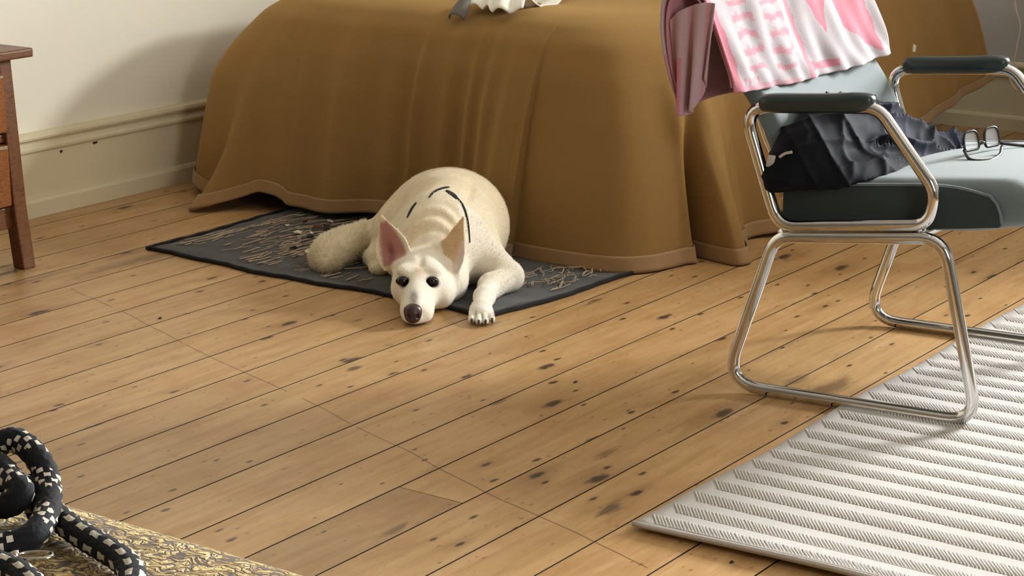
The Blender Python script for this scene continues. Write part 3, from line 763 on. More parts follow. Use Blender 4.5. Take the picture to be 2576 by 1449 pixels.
# ------------------------------------------------------------------ chrome armchair
CA = Vector((3.494, 1.857, 0)); CD = Vector((0.0958, -0.9954, 0)); CE = Vector((0.9994, -0.035, 0))
chair = empty('armchair', (3.83, 1.60, 0), 0, 'chrome sled-base armchair with grey-green padded seat and back', 'chair')
def cw(u, v, z):                        # chair frame -> chair empty's local space
    return CA + CD * u + CE * v + Vector((0, 0, z)) - chair.location
W = 0.615; TR_ = 0.0125
def side(v, inner):
    f = empty('side_frame'); f.parent = chair
    arm = [(0.335, 0.345), (0.052, 0.345), (-0.028, 0.595), (0.245, 0.612), (0.362, 0.452)]
    arm = [(0.050, 0.352), (0.352, 0.388), (0.366, 0.452), (0.245, 0.603), (-0.030, 0.583)]
    p = fillet([cw(u, v, z) for u, z in arm], [0.05, 0.05, 0.06, 0.05, 0.045], True, 8)
    tube('arm_loop', p, TR_, M['chrome'], f, 14, True)
    sled = [(0.046, 0.330), (0.385, 0.366), (0.470, 0.0135), (-0.055, 0.0135)]
    p = fillet([cw(u, v, z) for u, z in sled], [0.05, 0.055, 0.05, 0.06], True, 8)
    tube('sled_loop', p, TR_, M['chrome'], f, 14, True)
    # arm pad
    Vp, Fp = rounded_box((0.115, 0.022, 0.0185), 0.0165, 10)
    c0 = (0.122, v, 0.602); out = []
    for q in Vp:
        uu = q[0]; taper = 1 - 0.25 * sstep(0.07, 0.115, uu)
        out.append(cw(c0[0] + uu, c0[1] + q[1] * taper, c0[2] + q[2] * (1 - 0.2 * sstep(0.06, 0.115, uu)) + uu * 0.075 + (0.004 if q[2] > 0 else 0) * sstep(0.02, 0.1, uu)))
    mesh('arm_pad', out, Fp, M['arm'], f)
    return f
side(0.0, 1); side(W, -1)
for (u, z) in ((0.06, 0.337), (0.33, 0.366)):
    tube('cross_tube', [cw(u, 0.0, z), cw(u, W, z)], 0.011, M['chrome'], chair, 10)
# seat
def build_seat():
    H = 0.268
    Vs, Fs = rounded_box((H, 0.272, 0.050), 0.040, 26)
    out = []
    for q in Vs:
        u = 0.298 + q[0]; v = W / 2 + q[1]; n = q[0] / H
        z = 0.331 + 0.095 * u + 0.050 + q[2]
        wz = q[2] / 0.050
        z += max(0, wz) * (0.012 * (1 - (q[1] / 0.272) ** 2) * (1 - n ** 4) - 0.030 * sstep(0.62, 1.0, n) ** 1.3) - min(0, wz) * 0.014 * sstep(0.35, 1, n)
        out.append(cw(u, v, z))
    o = mesh('seat', out, Fs, M['seat'], chair)
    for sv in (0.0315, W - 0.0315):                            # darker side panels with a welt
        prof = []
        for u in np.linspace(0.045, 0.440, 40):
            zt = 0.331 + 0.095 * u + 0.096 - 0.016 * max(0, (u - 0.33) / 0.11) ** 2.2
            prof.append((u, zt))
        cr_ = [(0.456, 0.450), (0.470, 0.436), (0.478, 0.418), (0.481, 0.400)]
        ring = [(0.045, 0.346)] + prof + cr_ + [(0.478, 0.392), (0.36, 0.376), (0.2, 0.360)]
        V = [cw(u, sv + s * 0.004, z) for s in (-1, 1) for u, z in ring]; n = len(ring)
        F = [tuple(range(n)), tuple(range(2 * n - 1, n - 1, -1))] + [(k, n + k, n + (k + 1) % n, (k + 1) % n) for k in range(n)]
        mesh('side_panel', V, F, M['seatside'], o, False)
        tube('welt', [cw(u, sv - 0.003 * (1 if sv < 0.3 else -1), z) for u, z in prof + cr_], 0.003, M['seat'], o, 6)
    return o
build_seat()
# back
def build_back():
    Vs, Fs = rounded_box((0.245, 0.022, 0.20), 0.021, 26)
    out = []
    for q in Vs:
        h = (q[2] + 0.20) / 0.40; v = W / 2 + q[0]
        cz = 0.430 + 0.36 * h
        u0 = 0.010 - 0.190 * h + 0.020 * math.sin(math.pi * min(1, h / 0.6)) + 0.014 * (q[0] / 0.245) ** 2 + 0.02 * (v / W)
        out.append(cw(u0 + q[1] * (0.85 + 0.3 * math.sin(math.pi * h)), v, cz))
    return mesh('backrest', out, Fs, M['seat'], chair)
build_back()
btn = Vector(cw(0.030, 0.27, 0.60)); 
for v in (0.10, W - 0.10):
    tube('back_strut', smooth_path([cw(0.07, v, 0.36), cw(0.02, v, 0.42), cw(-0.03, v, 0.50), cw(-0.065, v, 0.60)], 4), 0.009, M['chrome'], chair, 10)

# ------------------------------------------------------------------ pink printed towel over the chair back
def towel_print(a, b):
    """a across 0..1 (near to far), b 0 ridge .. 1 front hem -> pink amount"""
    k = np.zeros_like(a)
    a = a + 0.003 * np.sin(31 * b + 17 * a); b = b + 0.007 * np.sin(23 * a + 3) + 0.004 * np.sin(61 * a + 19 * b)
    rs = np.random.RandomState(4)
    for col_, (a0, a1) in enumerate(((0.10, 0.235), (0.275, 0.42))):
        for r in range(7):
            bc = 0.06 + r * 0.125 + 0.02 * col_
            base_ = (np.abs(b - bc) < 0.022) & (a > a0 + rs.uniform(0, 0.02)) & (a < a1 - rs.uniform(0, 0.03)); k = np.maximum(k, base_ * 0.6)
            nteeth = 4
            for q in range(nteeth):
                ac = a0 + (q + 0.5) * (a1 - a0) / nteeth
                if rs.rand() < 0.8:
                    hgt = rs.uniform(0.04, 0.085); sg = rs.choice([-1, 1]); m = (np.abs(a - ac) < 0.009) & ((bc - b) * sg > 0) & ((bc - b) * sg < hgt * 0.7); k = np.maximum(k, m * 0.42)
    k = np.maximum(k, (np.abs(a - 0.475 - 0.02 * (b - .5)) < 0.016) * 0.7)
    poly = ((b < 0.75) & (a > 0.56 + np.maximum(0, b - 0.30) * 0.22 + np.maximum(0, 0.2 - b) * 0.1) & (a < 0.72 - np.maximum(0, b - 0.25) * 0.2)); k = np.maximum(k, poly * 0.85)
    poly = (a > 0.745 + (b - 0.2) * 0.05) & (b > 0.30 + (a - 0.75) * 0.6) & (b < 0.62 + (a - 0.75) * 1.6) & (a < 0.95); k = np.maximum(k, poly * 0.8)
    k = np.maximum(k, ((np.abs(b - 0.1) < 0.03) & (a > 0.74) & (a < 0.93)) * 0.6)
    k = np.maximum(k, ((b > 0.86) & (b < 0.94) & (a > 0.50) & (a < 0.66)) * 0.75)
    k = np.maximum(k, ((a < 0.035)) * 0.8); k = np.maximum(k, ((b > 0.95) & (a < 0.4)) * 0.5); k = np.maximum(k, ((b > 0.88) & (a > .05) & (a < .16) & (np.sin(a * 260) > 0)) * 0.6)
    return k
def build_towel():
    root = empty('printed_towel', (3.80, 1.95, 0.6), 0, 'pink and white printed towel folded over the chair back', 'towel')
    def tw(u, v, z): return CA + CD * u + CE * v + Vector((0, 0, z)) - root.location
    m = m_tint('pink_print_cotton', 0.9, 420, 0.25, 0.2, 0.15)
    white = np.array(lin(172, 164, 167)[:3]); pink = np.array(lin(190, 98, 118)[:3])
    # profile from front hem up over the ridge, down behind
    prof_near = [(-0.040, 0.612), (-0.060, 0.665), (-0.088, 0.73), (-0.112, 0.785), (-0.142, 0.812), (-0.178, 0.798), (-0.186, 0.74), (-0.178, 0.66), (-0.160, 0.585)]
    prof_far = [(-0.012, 0.622), (-0.032, 0.67), (-0.062, 0.735), (-0.086, 0.785), (-0.118, 0.810), (-0.155, 0.795), (-0.168, 0.74), (-0.165, 0.66), (-0.15, 0.60)]
    A = [np.array(smooth_path([(u, z, 0) for u, z in p], 16))[:, :2] for p in (prof_near, prof_far)]
    n1 = len(A[0]); n2 = 230; V, C = [], []
    gs, gt = np.meshgrid(np.arange(n1) / (n1 - 1), np.arange(n2) / (n2 - 1), indexing='ij'); KP = towel_print(gt, np.maximum(0.0, 1 - gs / 0.5))
    for layer in (0, 1):
        for i in range(n1):
            for j in range(n2):
                t = j / (n2 - 1); p = A[0][i] * (1 - t) + A[1][i] * t
                s = i / (n1 - 1); b = max(0.0, 1 - s / 0.5)
                v = -0.024 + 0.605 * t + 0.012 * (1 - t) * math.sin(s * 6)
                wr = 0.0045 * math.sin(19 * t + 7 * s) + 0.0025 * math.sin(67 * t + 11 * s + 2 * math.sin(9 * s)) * b + 0.003 * math.sin(41 * t - 9 * s) * (b ** 0.5) + 0.004 * math.sin(9 * t) * b
                sag = 0.012 * math.sin(math.pi * t) * (1 if i < n1 / 2 else 0) * b
                q = tw(p[0] + wr + 0.002 * b + (-0.009 if (layer and i < n1 / 2) else 0.009 if layer else 0), v + (0.004 if layer else 0), p[1] - sag + (-0.010 * (b < 0.5) if layer else 0) + (0.008 * b if layer else 0))
                V.append(q)
                if layer == 0:
                    k = float(KP[i, j]) if s < 0.5 else (0.55 if (math.sin(t * 30) > 0.2 or s > 0.85) else 0.1)
                else: k = 0.6
                C.append(white * (1 - k) + pink * k)
    F = grid_faces(n1, n2) + grid_faces(n1, n2, off=n1 * n2)
    # folded layers showing at the near end: pleats hanging beside the back
    off = len(V); np1, np2 = 40, 60
    for i in range(np1):
        h = i / (np1 - 1)
        for j in range(np2):
            w = j / (np2 - 1)
            u = -0.178 + (0.098 - 0.035 * h) * w + 0.016 * h
            zt = 0.795 - 0.05 * (1 - w) ** 2 - 0.012 * w; zb = 0.572 - 0.012 * math.sin(w * 3.14 * 1.5) + 0.05 * max(0, w - 0.75) / 0.25
            z = zt + (zb - zt) * h
            pl = 0.016 * math.sin(w * 2 * math.pi * 2.4 + 0.6) * (0.25 + 0.75 * h)
            V.append(tw(u, -0.028 + pl, z))
            k = 0.75 if (w < 0.32 and h > 0.45) else (0.28 if int(w * 5) % 2 else 0.5)
            C.append(white * (1 - k) + pink * k)
    F += grid_faces(np1, np2, off=off)
    o = mesh('towel_cloth', V, F, m, root); add_tint(o, np.array(C)); md = o.modifiers.new('t', 'SOLIDIFY'); md.thickness = 0.004; md.offset = 0
build_towel()

# ------------------------------------------------------------------ navy garment bundled on the seat
def build_garment():
    S = SDF((-0.08, -0.09, 0.36), (0.40, 0.52, 0.68), 0.0032)            # axes: u, v, z of the chair
    S.ell((0.070, 0.08, 0.470), (0.075, 0.11, 0.085), 0.03); S.ell((0.065, 0.17, 0.500), (0.080, 0.12, 0.085), 0.03)
    S.ell((0.09, 0.26, 0.480), (0.09, 0.12, 0.075), 0.03); S.ell((0.13, 0.06, 0.440), (0.09, 0.09, 0.050), 0.03)
    S.ell((0.16, 0.16, 0.445), (0.08, 0.12, 0.042), 0.03); S.ell((0.15, 0.30, 0.448), (0.08, 0.12, 0.038), 0.03)
    S.rc((0.16, 0.32, 0.458), (0.20, 0.43, 0.462), 0.028, 0.026, 0.03); S.rc((0.15, 0.03, 0.440), (0.185, 0.02, 0.425), 0.022, 0.016, 0.02)
    S.ell((0.06, 0.0, 0.440), (0.05, 0.05, 0.045), 0.03)
    # creases
    def fold(P):
        u, v, z = P[..., 0], P[..., 1], P[..., 2]
        a = np.abs(np.sin(21 * v + 16 * u + 12 * z + 1.8 * np.sin(17 * u + 9 * z + 6 * v))); b = np.abs(np.sin(17 * u - 24 * z + 11 * v + 1.6 * np.sin(19 * v + 5)))
        amp = 0.35 + 0.65 * sstep(0.08, 0.2, v)
        c = np.abs(np.sin(19 * v - 23 * u + 31 * z + 2.2 * np.sin(13 * z + 15 * u)))
        d_ = np.abs(np.sin(47 * u + 39 * v - 20 * z + 2.0 * np.sin(23 * v - 11 * z)))
        return -(0.017 * (1 - a) ** 3 + 0.014 * (1 - b) ** 3 + 0.014 * (1 - c) ** 4 + 0.0035 * (1 - d_) ** 2.5) * amp + 0.009 * amp
    S.warp((-0.1, -0.1, 0.3), (0.5, 0.6, 0.7), fold)
    # rest on the seat
    zz = S.lo[2] + np.arange(S.n[2]) * S.h; uu = S.lo[0] + np.arange(S.n[0]) * S.h
    vv = S.lo[1] + np.arange(S.n[1]) * S.h; seat_top = (0.434 + 0.095 * uu)[:, None, None] - 0.012 * (1 - sstep(-0.04, 0.02, vv))[None, :, None]
    S.F = np.maximum(S.F, (seat_top - 0.004 - zz[None, None, :]).astype(np.float32) * (1.0))
    V, Q = S.extract()
    V = relax(V, Q, 0.5, 3)
    navy = np.array(lin(12, 13, 20)[:3]); slate = np.array(lin(80, 84, 110)[:3])
    u, v, z = V[:, 0], V[:, 1], V[:, 2]
    k = sstep(0.15, 0.22, v + 0.3 * (u - 0.1) + 0.03 * np.sin(40 * z)) * (0.06 + 0.30 * sstep(0.0, 0.7, np.sin(38 * v + 20 * u + 14 * z))) * (0.35 + 0.65 * sstep(0.3, 0.42, v + 0.5 * u))  # slate bands: lining plus satin highlights painted into the colour
    C = navy * (1 - k[:, None]) + slate * k[:, None]
    root = empty('navy_garment', (3.62, 1.76, 0.45), 0, 'crumpled navy garment with slate lining and painted highlights bundled on the chair seat', 'clothing')
    v = v + 0.022; Wd = np.array(CA)[None] + u[:, None] * np.array(CD) + v[:, None] * np.array(CE); Wd[:, 2] = z
    Wd -= np.array(root.location)
    m = m_tint('navy_polyester', 0.75, 500, 0.12, 0.0, 0.12)
    np_mesh('garment_cloth', Wd, Q[:, ::1], m, root, C)
    def gw(u, v, z): return CA + CD * u + CE * v + Vector((0, 0, z)) - root.location
    V, F = rounded_box((0.008, 0.012, 0.003), 0.003, 4)
    tagm2 = m_plain('pale_toggle', lin(170, 166, 156), 0.4)
    V = [gw(0.036 + q[0] + 0.2 * q[1], -0.010 + q[2], 0.482 + q[1]) for q in V]; mesh('toggle', V, F, tagm2, root)
    tube('zip_pull', smooth_path([gw(0.055, -0.012, 0.492), gw(0.066, -0.012, 0.500), gw(0.080, -0.010, 0.504)], 5), 0.0028, tagm2, root, 8)
build_garment()

# ------------------------------------------------------------------ spectacles, upside down on the seat
def build_glasses():
    mb = m_plain('dark_tortoise_acetate', lin(30, 22, 20), 0.2)
    t = NT('spectacle_lens'); t.set(Roughness=0.02, IOR=1.2, Alpha=0.12); t.col((0.9, 0.95, 0.97, 1)); ml = t.m
    Lp = Vector((3.790, 1.552, 0)); Rp = Vector((3.918, 1.520, 0)); 
    ax = (Rp - Lp).normalized(); nrm = Vector((ax.y, -ax.x, 0)); mid = (Lp + Rp) / 2
    zb = 0.478
    root = empty('spectacles', (mid.x, mid.y, zb), 0, 'dark framed spectacles lying upside down on the chair seat', 'glasses')
    upv = (Vector((0, 0, 1)) * 0.97 - nrm * 0.22).normalized()
    def g(x, y, d=0.0): return ax * x + upv * y + nrm * d
    for s in (-1, 1):
        c = 0.034 * s
        pts = [g(c - 0.025, 0.004), g(c + 0.025, 0.004), g(c + 0.021, 0.042), g(c - 0.021, 0.042)]
        rim = fillet(pts, [0.010, 0.010, 0.016, 0.016], True, 6)
        tube('rim', rim, [0.0027 if True else 0] * len(rim), mb, root, 8, True)
        n = len(rim); V = [p + nrm * 0.0006 for p in rim] + [p - nrm * 0.0006 for p in rim]
        mesh('lens', V, [tuple(range(n)), tuple(range(2 * n - 1, n - 1, -1))] + [(k, n + k, n + (k + 1) % n, (k + 1) % n) for k in range(n)], ml, root, False)
    tube('bridge', smooth_path([g(-0.010, 0.012), g(0, 0.016, 0.003), g(0.010, 0.012)], 6), 0.0026, mb, root, 8)
    lo = Vector((0, 0, 1)) * 0.004
    tube('temple', smooth_path([g(-0.060, 0.006), Vector((3.765, 1.525, 0.474)) - root.location, Vector((3.770, 1.492, 0.475)) - root.location, Vector((3.82, 1.488, 0.478)) - root.location, Vector((3.853, 1.496, 0.490)) - root.location], 6), 0.0032, mb, root, 8)
    tube('temple', smooth_path([g(0.060, 0.006), Vector((3.945, 1.48, 0.478)) - root.location, Vector((3.95, 1.42, 0.480)) - root.location, Vector((3.945, 1.39, 0.476)) - root.location], 6), 0.0030, mb, root, 8)
build_glasses()

# ------------------------------------------------------------------ white cord behind the chair
cord = tube('white_cord', smooth_path([(6.30, 2.43, 0.72), (6.30, 2.425, 0.62), (6.30, 2.432, 0.482), (6.30, 2.410, 0.406), (6.30, 2.416, 0.342), (6.30, 2.425, 0.28), (6.30, 2.437, 0.245), (6.30, 2.425, 0.213), (6.30, 2.405, 0.195)], 8), 0.0028, m_plain('white_cord_plastic', lin(190, 180, 170), 0.5), None, 8)
tag(cord, 'thin pale cord hanging beside the bed behind the far armrest', 'cord')

# ------------------------------------------------------------------ white dog lying on the mat
def build_dog():
    root = empty('dog', (3.515, 2.729, 0.0), math.atan2(-0.790, 0.613), 'white short-haired dog lying with its chin on the floor', 'dog')
    S = SDF((-0.32, -0.07, -0.004), (0.32, 0.90, 0.34), 0.0027)            # right, away, up
    # trunk
    S.ell((0.103, 0.53, 0.108), (0.142, 0.21, 0.138), 0.04)
    S.ell((0.075, 0.66, 0.095), (0.140, 0.14, 0.120), 0.05)
    S.ell((-0.022, 0.575, 0.072), (0.082, 0.12, 0.080), 0.05)
    S.ell((0.075, 0.36, 0.105), (0.115, 0.14, 0.115), 0.05)
    S.ell((0.140, 0.37, 0.100), (0.062, 0.10, 0.092), 0.04)
    S.rc((0.060, 0.26, 0.120), (0.095, 0.44, 0.190), 0.055, 0.055, 0.05)
    S.ell((0.000, 0.38, 0.080), (0.075, 0.12, 0.080), 0.04)
    # neck and ruff
    S.rc((0.030, 0.205, 0.072), (0.070, 0.34, 0.120), 0.064, 0.100, 0.035)
    S.ell((0.088, 0.20, 0.055), (0.045, 0.065, 0.055), 0.03)
    # skull, cheeks, muzzle
    S.ell((0.020, 0.165, 0.074), (0.064, 0.070, 0.056), 0.02)
    S.ell((0.021, 0.130, 0.047), (0.071, 0.058, 0.047), 0.025)
    S.ell((0.070, 0.125, 0.040), (0.026, 0.045, 0.034), 0.02)
    S.rc((0.017, 0.110, 0.050), (0.007, 0.004, 0.0275), 0.047, 0.0285, 0.02)
    S.rc((0.014, 0.120, 0.082), (0.002, -0.002, 0.042), 0.019, 0.0155, 0.018)
    S.ell((0.028, 0.028, 0.024), (0.020, 0.046, 0.024), 0.014); S.ell((-0.010, 0.028, 0.024), (0.018, 0.044, 0.024), 0.014)
    S.ell((0.004, -0.012, 0.017), (0.021, 0.018, 0.013), 0.01)
    # brows, eye sockets
    S.ell((-0.018, 0.112, 0.098), (0.018, 0.020, 0.012), 0.016); S.ell((0.050, 0.112, 0.098), (0.018, 0.020, 0.012), 0.016)
    EYES = ((-0.0235, 0.083, 0.078), (0.0450, 0.083, 0.0765))
    for e in EYES: S.ell((e[0], e[1] - 0.006, e[2]), (0.0155, 0.012, 0.0115), 0.006, sub=True)
    # furrow between the brows
    S.rc((0.018, 0.11, 0.112), (0.022, 0.15, 0.137), 0.004, 0.004, 0.014, sub=True)
    # ears
    def ear(base, tip, nrm, w0, L0=0.012, cup=5.0, th=0.0068):
        base = np.array(base); tip = np.array(tip); ax = tip - base; L = np.linalg.norm(ax); ax = ax / L
        nn = np.array(nrm, float); nn -= ax * (nn @ ax); nn /= np.linalg.norm(nn); sd = np.cross(ax, nn)
        def fn(P):
            Q = P - base; s = Q @ sd; t = Q @ ax; q = Q @ nn
            tn = np.clip((t + L0) / (L + L0), 0, 1); w = w0 * (1 - tn ** 1.9) ** 0.85 * (0.80 + 0.35 * np.sin(math.pi * np.clip(tn * 1.15, 0, 1)))
            q0 = cup * s * s * (1 - 0.35 * tn) - 0.004 * np.sin(math.pi * tn)
            thick = th * (1 - 0.35 * tn)
            return np.maximum(np.maximum(np.abs(q - q0) - thick / 2, (np.abs(s) - w) * 0.8), np.maximum(-t - L0, t - L))
        S.func(np.minimum(base, tip) - 0.06, np.maximum(base, tip) + 0.06, fn, 0.008)
    ear((-0.036, 0.185, 0.100), (-0.071, 0.215, 0.205), (-0.30, -0.95, 0.05), 0.042)
    ear((0.084, 0.166, 0.092), (0.122, 0.186, 0.208), (0.70, 0.70, -0.10), 0.037, cup=3.0)
    S.rc((0.076, 0.165, 0.086), (0.094, 0.166, 0.096), 0.022, 0.016, 0.016); S.rc((-0.025, 0.180, 0.092), (-0.045, 0.185, 0.098), 0.022, 0.016, 0.016)
    # right-hand foreleg: upper arm out to the elbow, forearm back in, paw forward
    S.rc((0.140, 0.35, 0.105), (0.226, 0.265, 0.045), 0.050, 0.036, 0.03)
    S.rc((0.232, 0.255, 0.040), (0.185, 0.195, 0.036), 0.034, 0.028, 0.015)
    S.rc((0.185, 0.195, 0.036), (0.166, 0.110, 0.032), 0.028, 0.0235, 0.018)
    S.rc((0.166, 0.110, 0.032), (0.157, 0.045, 0.024), 0.0235, 0.022, 0.014)
    S.ell((0.155, 0.028, 0.020), (0.027, 0.036, 0.020), 0.012)
    toes = ((0.1355, 0.008, -0.014), (0.1490, 0.002, -0.026), (0.1625, 0.002, -0.025), (0.1755, 0.010, -0.012))
    for (r, a0, a1) in toes: S.rc((r, a0 + 0.012, 0.020), (r + (r - 0.156) * 0.15, a1, 0.0115), 0.0090, 0.0078, 0.0015)
    # hind paw and tail on the left
    S.ell((-0.085, 0.500, 0.034), (0.034, 0.06, 0.034), 0.02); S.ell((-0.080, 0.445, 0.020), (0.028, 0.03, 0.02), 0.012)
    tail = [(-0.070, 0.650, 0.062, 0.042), (-0.125, 0.615, 0.050, 0.039), (-0.168, 0.575, 0.046, 0.040), (-0.200, 0.530, 0.043, 0.0395), (-0.214, 0.490, 0.038, 0.034), (-0.210, 0.462, 0.032, 0.026)]
    for p, q in zip(tail[:-1], tail[1:]): S.rc(p[:3], q[:3], p[3], q[3], 0.03)
    # loose skin rolls on the neck, faint rib and shoulder modelling
    def rolls(P):
        r, a, z = P[..., 0], P[..., 1], P[..., 2]
        m = sstep(0.20, 0.22, a) * (1 - sstep(0.25, 0.30, a)) * sstep(0.10, 0.14, z) * (1 - sstep(0.05, 0.10, np.abs(r - 0.035)))
        f = 0.0030 * np.sin((a + 0.35 * z + 0.4 * (r - 0.03) ** 2 / 0.05) * 120) * m
        sh = 0.010 * np.exp(-((r - 0.135 - 0.15 * (a - 0.35)) / 0.012) ** 2) * sstep(0.30, 0.36, a) * (1 - sstep(0.42, 0.50, a)) * sstep(0.12, 0.17, z)
        tl = 0.0014 * np.sin(r * 310 + 160 * a + 3 * np.sin(90 * z)) * np.sin(a * 260 - r * 130 + z * 200) * (r < -0.12)
        return f + sh * 0.6 + tl
    S.warp((-0.32, -0.05, 0.0), (0.32, 0.90, 0.34), rolls)
    S.floor(0.003)
    V, Q = S.extract()
    V = relax(V, Q, 0.4, 1)
    r, a, z = V[:, 0], V[:, 1], V[:, 2]
    col = np.tile(np.array(lin(240, 228, 200)[:3]), (len(V), 1))
    def blend(mask, c): 
        nonlocal col
        col = col * (1 - mask[:, None]) + np.array(c[:3]) * mask[:, None]
    cream = lin(220, 200, 158); tan = lin(208, 168, 112); wht = lin(246, 240, 226)
    blend(sstep(0.18, 0.5, a) * 0.6, cream)  # cream coat, deepened toward the rear to hold the body's shade
    blend(((a < 0.17) & (z < 0.14)) * 0.7, wht); blend((r > 0.11) * (a < 0.3) * 0.6, wht)  # head and foreleg whitened, their lit tone kept in the colour
    g3 = lambda c, s: np.exp(-(((V - np.array(c)) / np.array(s)) ** 2).sum(1))
    blend(np.clip(g3((0.03, 0.245, 0.15), (0.06, 0.03, 0.05)) * 0.55, 0, 1), tan)
    blend(np.clip(g3((0.018, 0.10, 0.098), (0.014, 0.03, 0.02)) * 0.45, 0, 1), tan)
    blend(np.clip(g3((-0.03, 0.10, 0.06), (0.03, 0.05, 0.03)) * 0.25, 0, 1), cream)
    # inside of the left ear
    be, te = np.array((-0.036, 0.185, 0.100)), np.array((-0.071, 0.215, 0.205)); axe = (te - be) / np.linalg.norm(te - be)
    nne = np.array((-0.30, -0.95, 0.05)); nne -= axe * (nne @ axe); nne /= np.linalg.norm(nne); sde = np.cross(axe, nne)
    Qe = V - be; tE = Qe @ axe; sE = Qe @ sde; qE = Qe @ nne
    inside = (tE > -0.004) & (tE < 0.100) & (np.abs(sE) < 0.032 * (1 - (np.clip(tE, 0, 1) / 0.115) ** 2) + 0.001) & (qE > 5.0 * sE ** 2 * 0.8 - 0.003) & (qE < 0.02)
    ins = inside.astype(float)
    for _ in range(4):
        acc = np.bincount(Q.ravel(), np.repeat(ins[Q].mean(1), 4), len(V)); ins = acc / np.maximum(np.bincount(Q.ravel(), minlength=len(V)), 1)
    blend(ins * 0.92, lin(172, 112, 104)); blend(ins * np.exp(-((sE + 0.004) / 0.010) ** 2 - ((tE - 0.025) / 0.03) ** 2) * 0.8, lin(112, 56, 54))
    be2, te2 = np.array((0.084, 0.166, 0.092)), np.array((0.122, 0.186, 0.208)); ax2 = (te2 - be2) / np.linalg.norm(te2 - be2)
    nn2 = np.array((0.70, 0.70, -0.10)); nn2 -= ax2 * (nn2 @ ax2); nn2 /= np.linalg.norm(nn2); sd2 = np.cross(ax2, nn2)
    Q2 = V - be2; t2 = Q2 @ ax2; s2 = Q2 @ sd2; q2 = Q2 @ nn2
    onear = (np.abs(q2 - 3.0 * s2 ** 2 * 0.8 + 0.003) < 0.008) * (np.abs(s2) < 0.037 * np.clip(1 - (np.clip(t2, 0, 1) / 0.128) ** 1.9, 0, 1) ** 0.85 * 1.12 + 0.002) * (t2 < 0.13)
    blend(onear * sstep(-0.002, 0.02, t2) * 0.8, tan); blend(onear * sstep(0.014, 0.026, -s2 * np.sign(sd2[1])) * (t2 < 0.07) * 0.7, lin(226, 206, 196))
    # dark lids, nose bridge patch, lip line, muzzle freckles
    for e in EYES: blend(np.clip(1.9 * np.exp(-((((V - np.array((e[0], e[1] - 0.003, e[2]))) / np.array((0.0175, 0.016, 0.0125))) ** 2).sum(1)) ** 2), 0, 1), lin(26, 19, 16))
    for e, sg in zip(EYES, (1, -1)): blend(np.clip(g3((e[0] + sg * 0.014, e[1], e[2] - 0.004), (0.010, 0.02, 0.009)) * 0.55, 0, 1), lin(84, 66, 50))
    blend(np.clip(g3((0.003, 0.002, 0.060), (0.0095, 0.030, 0.020)) * 0.95, 0, 0.75), lin(78, 66, 62))
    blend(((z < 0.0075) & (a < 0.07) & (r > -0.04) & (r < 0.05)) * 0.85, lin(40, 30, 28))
    for t in toes:
        blend(np.clip(g3((t[0] + 0.0072, t[2] + 0.012, 0.016), (0.0022, 0.014, 0.012)) * 0.8, 0, 1), lin(96, 78, 62))  # crease shade painted between the toes
    rs_ = np.random.RandomState(2); mott = sum(np.sin(V @ rs_.normal(0, f, 3) + rs_.uniform(0, 6)) for f in (18, 25, 40, 60, 90, 140)) / 6
    col = col * (1 + 0.07 * mott[:, None] * np.array((0.6, 0.9, 1.5)))
    m = m_tint('white_dog_coat', 0.9, 330, 0.5, 0.3, 0.1)
    body = np_mesh('dog_body', V, Q, m, root, col)
    # short combed coat: thin tapered blades lying along the skin, shaded with the skin's normals
    e1 = V[Q[:, 2]] - V[Q[:, 0]]; e2 = V[Q[:, 3]] - V[Q[:, 1]]; fn = np.cross(e1, e2); vn = np.stack([np.bincount(Q.ravel(), np.repeat(fn[:, c], 4), len(V)) for c in range(3)], 1)
    vn /= np.linalg.norm(vn, axis=1, keepdims=True) + 1e-12
    rf = np.random.RandomState(8); isT = r < -0.115; ok = (z > 0.008)
    for e in EYES: ok &= np.linalg.norm(V - np.array(e), axis=1) > 0.024
    ok &= np.linalg.norm(V - np.array((0, -0.025, 0.034)), axis=1) > 0.030
    ok &= ins < 0.05
    w = np.where(isT, 3.0, 1.0) * ok; w = w / w.sum()
    sel = rf.choice(len(V), 52000, p=w); P0 = V[sel] + rf.normal(0, 0.0008, (len(sel), 3)); n0 = vn[sel]; rs0, as0, zs0 = P0.T
    flow = np.tile(np.array((0.1, 1.0, 0.0)), (len(sel), 1)); flow[rs0 < -0.115] = (-0.75, -0.65, -0.15); flow[(rs0 > 0.13) & (as0 < 0.3)] = (-0.3, -0.9, -0.3)
    flow[as0 > 0.32] = (0.0, 1.0, -0.35); hn = (rs0 < 0.0) & (as0 > 0.45) & (rs0 > -0.115); flow[hn] = (-0.8, 0.2, -0.5)
    flow = flow + rf.normal(0, 0.16, flow.shape); flow -= n0 * (flow * n0).sum(1, keepdims=True); flow /= np.linalg.norm(flow, axis=1, keepdims=True) + 1e-9
    Ln = np.where(rs0 < -0.115, 0.013, np.where(as0 < 0.16, 0.0032, np.where((as0 < 0.34) & (rs0 < 0.12), 0.0075, 0.0065))) * rf.uniform(0.6, 1.25, len(sel))
    Ln = np.where((rs0 > 0.13) & (as0 < 0.14), 0.003, Ln)
    lift = np.where(rs0 < -0.115, 0.42, 0.22) * rf.uniform(0.5, 1.3, len(sel)); sd0 = np.cross(n0, flow); hw = 0.00055
    T0 = P0 - sd0 * hw - n0 * 0.0006; T1 = P0 + sd0 * hw - n0 * 0.0006; T2 = P0 + (flow + n0 * lift[:, None]) * Ln[:, None]
    FV = np.stack([T1, T0, T2], 1).reshape(-1, 3); FV[:, 2] = np.maximum(FV[:, 2], 0.0035)
    fm = bpy.data.meshes.new('fur'); fm.vertices.add(len(FV)); fm.vertices.foreach_set('co', FV.astype(np.float32).ravel())
